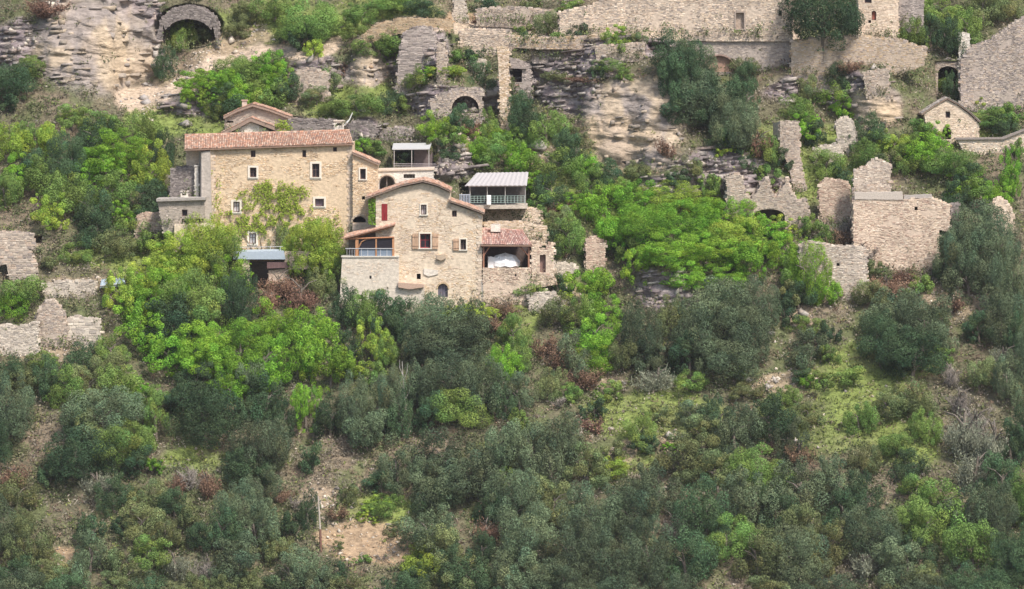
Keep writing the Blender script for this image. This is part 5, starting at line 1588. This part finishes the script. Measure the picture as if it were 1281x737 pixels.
# the white dead tree among the oaks
Yd = GY(506, 512)
t = thing('dead_tree', 'white dead tree with a forked bare trunk among the dark oaks', 'tree', P(506, 512, Yd - 2))
mb = MB()
mb.tube([P(508, 514, Yd - 2), P(506, 495, Yd - 2.2), P(504, 470, Yd - 2.2), P(503, 452, Yd - 2)], [.10, .08, .05, .03], (.36, .34, .31), 6)
build(mb, 'trunk', M_BARK, t)
for a_, b_, c_ in (((506, 490), (500, 478), (498, 464)), ((505, 476), (509, 466), (510, 456)), ((507, 500), (512, 490), (513, 480)), ((504, 470), (500, 460), (500, 450))):
    mb = MB(); mb.tube([P(*a_, Yd - 2.2), P(*b_, Yd - 2.3), P(*c_, Yd - 2.2)], [.05, .04, .02], (.36, .34, .31), 5); build(mb, 'branch', M_BARK, t)

# vine leaves lying against the farmhouse front, with their stems
r = np.random.default_rng(77)
VP = []
for cx, cy, rx, ry, n in ((336, 262, 48, 32, 3000), (310, 280, 28, 22, 900), (368, 262, 24, 30, 900), (340, 236, 24, 12, 380), (285, 276, 12, 20, 300), (376, 236, 14, 12, 160), (272, 230, 8, 40, 160), (352, 284, 30, 14, 900), (420, 280, 14, 20, 120)):
    a = r.uniform(0, 6.28, n); q = r.random(n) ** .55
    X, Yy = cx + rx * q * np.cos(a), cy + ry * q * np.sin(a)
    keep = fbm(X / 7, Yy / 7, 88) > .47
    for x, y in zip(X[keep], Yy[keep]):
        if abs(x - 296) < 5.5 and abs(y - 259) < 8 or abs(x - 316) < 6 and abs(y - 298) < 8:
            continue
        VP.append(P(x, y, YF - r.uniform(.08, .42)))
VP = np.array(VP)
Nn = unit(r.normal(size=VP.shape) * .6 + (0, -1, .4))
V = leaf_quads(VP, Nn, .16, r)
cv = r.uniform(.7, 1.3, (len(VP), 1)) * np.array([[1.0, 1.0, 1.0]])
vo = np.array(_orgs[VINE.name])
link('foliage', fast_mesh('vine_foliage', V - vo, np.arange(len(V)).reshape(-1, 4), np.repeat(cv, 4, 0), LM['yellow']), VINE)
for xs in (((330, 322), (326, 300), (334, 276), (330, 244)), ((345, 322), (352, 296), (348, 268), (366, 240)), ((322, 322), (306, 296), (290, 280), (284, 262))):
    mb = MB(); mb.tube([P(x, y, YF - .12) for x, y in xs], [.06, .05, .04, .02], (.30, .24, .18), 5); build(mb, 'stem', M_BARK, VINE)
# ivy strip beside the red shutter
t = thing('ivy', 'narrow bright ivy strip hanging left of the red shutter', 'climbing plant', P(465, 280, YC - .2))
n = 420
VP = np.array([P(x, y, YC - d) for x, y, d in zip(r.uniform(461, 470, n), r.uniform(249, 281, n), r.uniform(-.5, .3, n))])
V = leaf_quads(VP, unit(r.normal(size=VP.shape) * .6 + (0, -1, .3)), .16, r) - np.array(_orgs[t.name])
link('foliage', fast_mesh('ivy_foliage', V, np.arange(len(V)).reshape(-1, 4), np.repeat(r.uniform(.6, 1.2, (n, 1)) * np.ones((1, 3)), 4, 0), LM['bright']), t)
t = thing('ivy', 'yellow ivy patch creeping over the rear gable roof', 'climbing plant', P(356, 166, YF + 6.8))
n = 300
VP = np.array([P(x, y, YF + 6.8 - d) for x, y, d in zip(r.normal(354, 5, n), r.normal(158, 4, n), r.uniform(0, .5, n))])
V = leaf_quads(VP, unit(r.normal(size=VP.shape) * .6 + (0, -1, .3)), .17, r) - np.array(_orgs[t.name])
link('foliage', fast_mesh('ivy_foliage', V, np.arange(len(V)).reshape(-1, 4), np.repeat(r.uniform(.7, 1.2, (n, 1)) * np.ones((1, 3)), 4, 0), LM['yellow']), t)

# ------------------------------------------------------------------ ground cover nobody could count
M_SCRUB = leaf_mat('ground_cover_leaves', (1, 1, 1), 0, 0, .2, .9)


def scatter(name, n, seed, dens, palette, leaf, per, spread, hgt, elong=1.5, flat=False):
    r = np.random.default_rng(seed)
    X, Yp = r.uniform(-60, 1340, n * 3), r.uniform(-20, 770, n * 3)
    i, j = gidx(X, Yp)
    ii, jj = i.astype(int), j.astype(int)
    keep = r.random(len(X)) < dens[jj, ii]
    X, Yp = X[keep][:n], Yp[keep][:n]
    C = np.stack([samp(WXp, X, Yp), samp(WYp, X, Yp), samp(WZp, X, Yp)], 1)
    m = len(C)
    k = per
    big = r.uniform(.5, 1.5, m)
    off = r.normal(size=(m, k, 3)) * spread * big[:, None, None]
    off[:, :, 2] = np.abs(off[:, :, 2]) * hgt / spread
    off[:, :, 1] -= spread * .2
    pts = (C[:, None] + off).reshape(-1, 3)
    if flat:
        Nn = unit(r.normal(size=pts.shape) * .5 + (0, -.5, .8))
    else:
        Nn = unit(r.normal(size=pts.shape) + (0, -.4, .4))
    V = leaf_quads(pts, Nn, leaf, r, elong)
    g = fbm(C[:, 0] / 5 + seed, C[:, 2] / 4, seed, 3)
    pal = np.array(palette)
    q = np.clip(((g - .25) * 2 + r.normal(0, .12, m)), 0, .999) * len(pal)
    c = pal[q.astype(int)] * r.uniform(.75, 1.25, (m, 1))
    c = np.repeat(c, k, 0) * r.uniform(.75, 1.25, (m * k, 1))
    me = fast_mesh(name, V, np.arange(len(V)).reshape(-1, 4), np.repeat(c, 4, 0), M_SCRUB)
    return link(name, me, kind='stuff')


def wall_weeds():
    r = np.random.default_rng(909)
    pts = []
    for x0, x1, z0, Y, sd in STONE_PTS:
        n = int((x1 - x0) * 3)
        for _ in range(n):
            c = np.array([r.uniform(x0 - .3, x1 + .3), Y - r.uniform(.1, .6), z0 + .9 + abs(r.normal()) * .5])
            if r.random() < .12:
                c = np.array([r.uniform(x0, x1), Y - .08, z0 + r.uniform(0, 4)])
                k, s = 8, .12
            else:
                k, s = 22, r.uniform(.15, .40)
            pts.append(c + r.normal(size=(k, 3)) * s)
    pts = np.concatenate(pts)
    V = leaf_quads(pts, unit(r.normal(size=pts.shape) + (0, -.4, .4)), .15, r)
    q = np.array([(.16, .21, .08), (.22, .27, .10), (.24, .22, .14), (.13, .17, .07)])[(fbm(pts[:, 0] / 2, pts[:, 2] / 2, 12) * 5.9).astype(int) % 4] * r.uniform(.75, 1.25, (len(pts), 1))
    link('wall_weeds', fast_mesh('wall_weeds', V, np.arange(len(V)).reshape(-1, 4), np.repeat(q, 4, 0), M_SCRUB), kind='stuff')


bare = np.clip(1 - m_path * 1.2 - m_pale * .97 - m_grey * .88 - m_och * .92 - m_dirt * .7, 0, 1)
patch = sstep((fbm(wx / 4, wz / 3, 91) - .36) * 6)
wall_weeds()
scatter('undergrowth', 22000, 201, bare * (.25 + .75 * patch) * (1 - .8 * m_grass), [(.13, .16, .08), (.18, .19, .10), (.12, .155, .07), (.22, .20, .13), (.15, .185, .07), (.25, .22, .17)], .17, 16, .34, .34)
scatter('grass', 9000, 202, bare * (.12 + .88 * m_grass), [(.20, .25, .07), (.26, .30, .09), (.17, .22, .06), (.30, .31, .12)], .15, 8, .26, .16, 2.4)
scatter('dry_brush', 6500, 203, bare * (1 - patch) * (1 - m_grass * .6), [(.28, .22, .17), (.34, .29, .23), (.24, .17, .12), (.38, .34, .28), (.22, .16, .12)], .12, 12, .3, .36, 3.2)
scatter('crevice_plants', 1500, 204, np.clip(m_grey * .5 + m_pale * .12, 0, 1), [(.10, .13, .05), (.16, .18, .08), (.22, .20, .12)], .16, 14, .3, .25)


def strata(name, n, seed, dens, pal, tilt):
    """blocky beds of rock standing out of the cliffs"""
    r = np.random.default_rng(seed)
    X, Yp = r.uniform(-60, 1340, n * 14), r.uniform(-40, 480, n * 14)
    i, j = gidx(X, Yp)
    keep = r.random(len(X)) < dens[j.astype(int), i.astype(int)]
    X, Yp = X[keep][:n], Yp[keep][:n]
    C = np.stack([samp(WXp, X, Yp), samp(WYp, X, Yp), samp(WZp, X, Yp)], 1)
    m = len(C)
    zz = C[:, 2] - tilt * C[:, 0]
    zz = zz + 1.2 * fbm(C[:, 0] / 6, C[:, 2] / 6, 44)
    bedn = np.round(zz / .55)
    C[:, 2] += (bedn * .55 - zz) * .7 + r.normal(0, .05, m)
    w = np.exp(r.normal(-.75, .6, m)); h = np.exp(r.normal(-1.75, .5, m)); d = r.uniform(.15, .5, m)
    c8 = np.array([(x, y, z) for x in (-1, 1) for y in (-1, 1) for z in (-1, 1)], float)
    V = c8[None] * np.stack([w, d, h], 1)[:, None] * r.uniform(.55, 1.0, (m, 8, 3)) + C[:, None] + np.array([0, .12, 0])
    V[:, :, 2] += tilt * c8[None, :, 0] * w[:, None]
    F = np.array([(0, 4, 5, 1), (2, 3, 7, 6), (0, 1, 3, 2), (4, 6, 7, 5), (1, 5, 7, 3), (0, 2, 6, 4)])
    Q = (np.arange(m)[:, None, None] * 8 + F[None]).reshape(-1, 4)
    bt = .86 + .26 * np.random.default_rng(5).random(4096)[(bedn.astype(int) * 37) % 4096]
    c = np.array(pal)[r.integers(0, len(pal), m)] * r.uniform(.85, 1.15, (m, 1)) * bt[:, None]
    return link(name, fast_mesh(name, V.reshape(-1, 3), Q, np.repeat(c, 8, 0), _mats['cliff_rock']), kind='stuff')


strata('pale_rock_beds', 220, 401, m_pale ** 2, [(.43, .36, .29), (.37, .32, .27), (.47, .39, .30), (.34, .30, .27)], .06)
strata('grey_rock_beds', 1100, 402, m_grey ** 2 * (1 - m_pale), [(.30, .26, .25), (.38, .34, .31), (.25, .22, .22), (.44, .40, .36), (.34, .28, .25)], .10)


def rubble(name, n, seed, dens, pal, size):
    r = np.random.default_rng(seed)
    X, Yp = r.uniform(-40, 1320, n * 12), r.uniform(-20, 760, n * 12)
    i, j = gidx(X, Yp)
    keep = r.random(len(X)) < dens[j.astype(int), i.astype(int)]
    X, Yp = X[keep][:n], Yp[keep][:n]
    C = np.stack([samp(WXp, X, Yp), samp(WYp, X, Yp), samp(WZp, X, Yp)], 1)
    m = len(C)
    octv = np.array([(1, 0, 0), (0, 1, 0), (-1, 0, 0), (0, -1, 0), (0, 0, 1), (0, 0, -1)], float)
    s = size * np.exp(r.normal(0, .45, m))
    V = C[:, None] + octv[None] * (s[:, None] * r.uniform(.6, 1.2, (m, 6)))[..., None] * np.array([1.15, 1, .75]) + r.normal(size=(m, 6, 3)) * (s * .22)[:, None, None]
    F = np.array([(0, 1, 4), (1, 2, 4), (2, 3, 4), (3, 0, 4), (1, 0, 5), (2, 1, 5), (3, 2, 5), (0, 3, 5)])
    Q = (np.arange(m)[:, None, None] * 6 + F[None]).reshape(-1, 3)
    c = np.array(pal)[r.integers(0, len(pal), m)] * r.uniform(.8, 1.2, (m, 1))
    return link(name, fast_mesh(name, V.reshape(-1, 3), Q, np.repeat(c, 6, 0), M_STONE), kind='stuff')


rubble('loose_stones', 7000, 301, np.clip(m_dirt * .6 + m_path * .2 + m_och * .2 + .012, 0, 1) * (1 - m_pale), [(.52, .45, .37), (.44, .38, .32), (.60, .53, .44), (.38, .33, .29)], .13)
rubble('ochre_scree', 2600, 302, m_och ** 2 * .8, [(.46, .31, .19), (.52, .37, .23), (.38, .27, .18), (.50, .40, .29)], .11)
rubble('fallen_rocks', 1300, 303, np.clip(m_grey * .25 + m_dirt * .3 + .008, 0, 1) * (1 - m_pale), [(.46, .42, .38), (.36, .33, .31), (.55, .49, .42)], .30)

# ------------------------------------------------------------------ the air between the two sides of the valley
mb = MB()
zb = float(WZp.min()) - 1.0
mb.box(float(WXp.min()) - 20, float(WXp.max()) + 20, CAM[1] - 30, float(WYp.max()) + 20, zb, max(float(WZp.max()), CAM[2]) + 5, (1, 1, 1))
HAZE = bpy.data.materials.new('valley_haze')
HAZE.use_nodes = True
hn = HAZE.node_tree
hn.nodes.remove(hn.nodes['Principled BSDF'])
pv = hn.nodes.new('ShaderNodeVolumePrincipled')
pv.inputs['Color'].default_value = (.86, .85, .95, 1)
pv.inputs['Density'].default_value = .00006
hn.links.new(pv.outputs[0], hn.nodes['Material Output'].inputs['Volume'])
me = mb.mesh('haze', HAZE)
link('haze', me, kind='stuff')
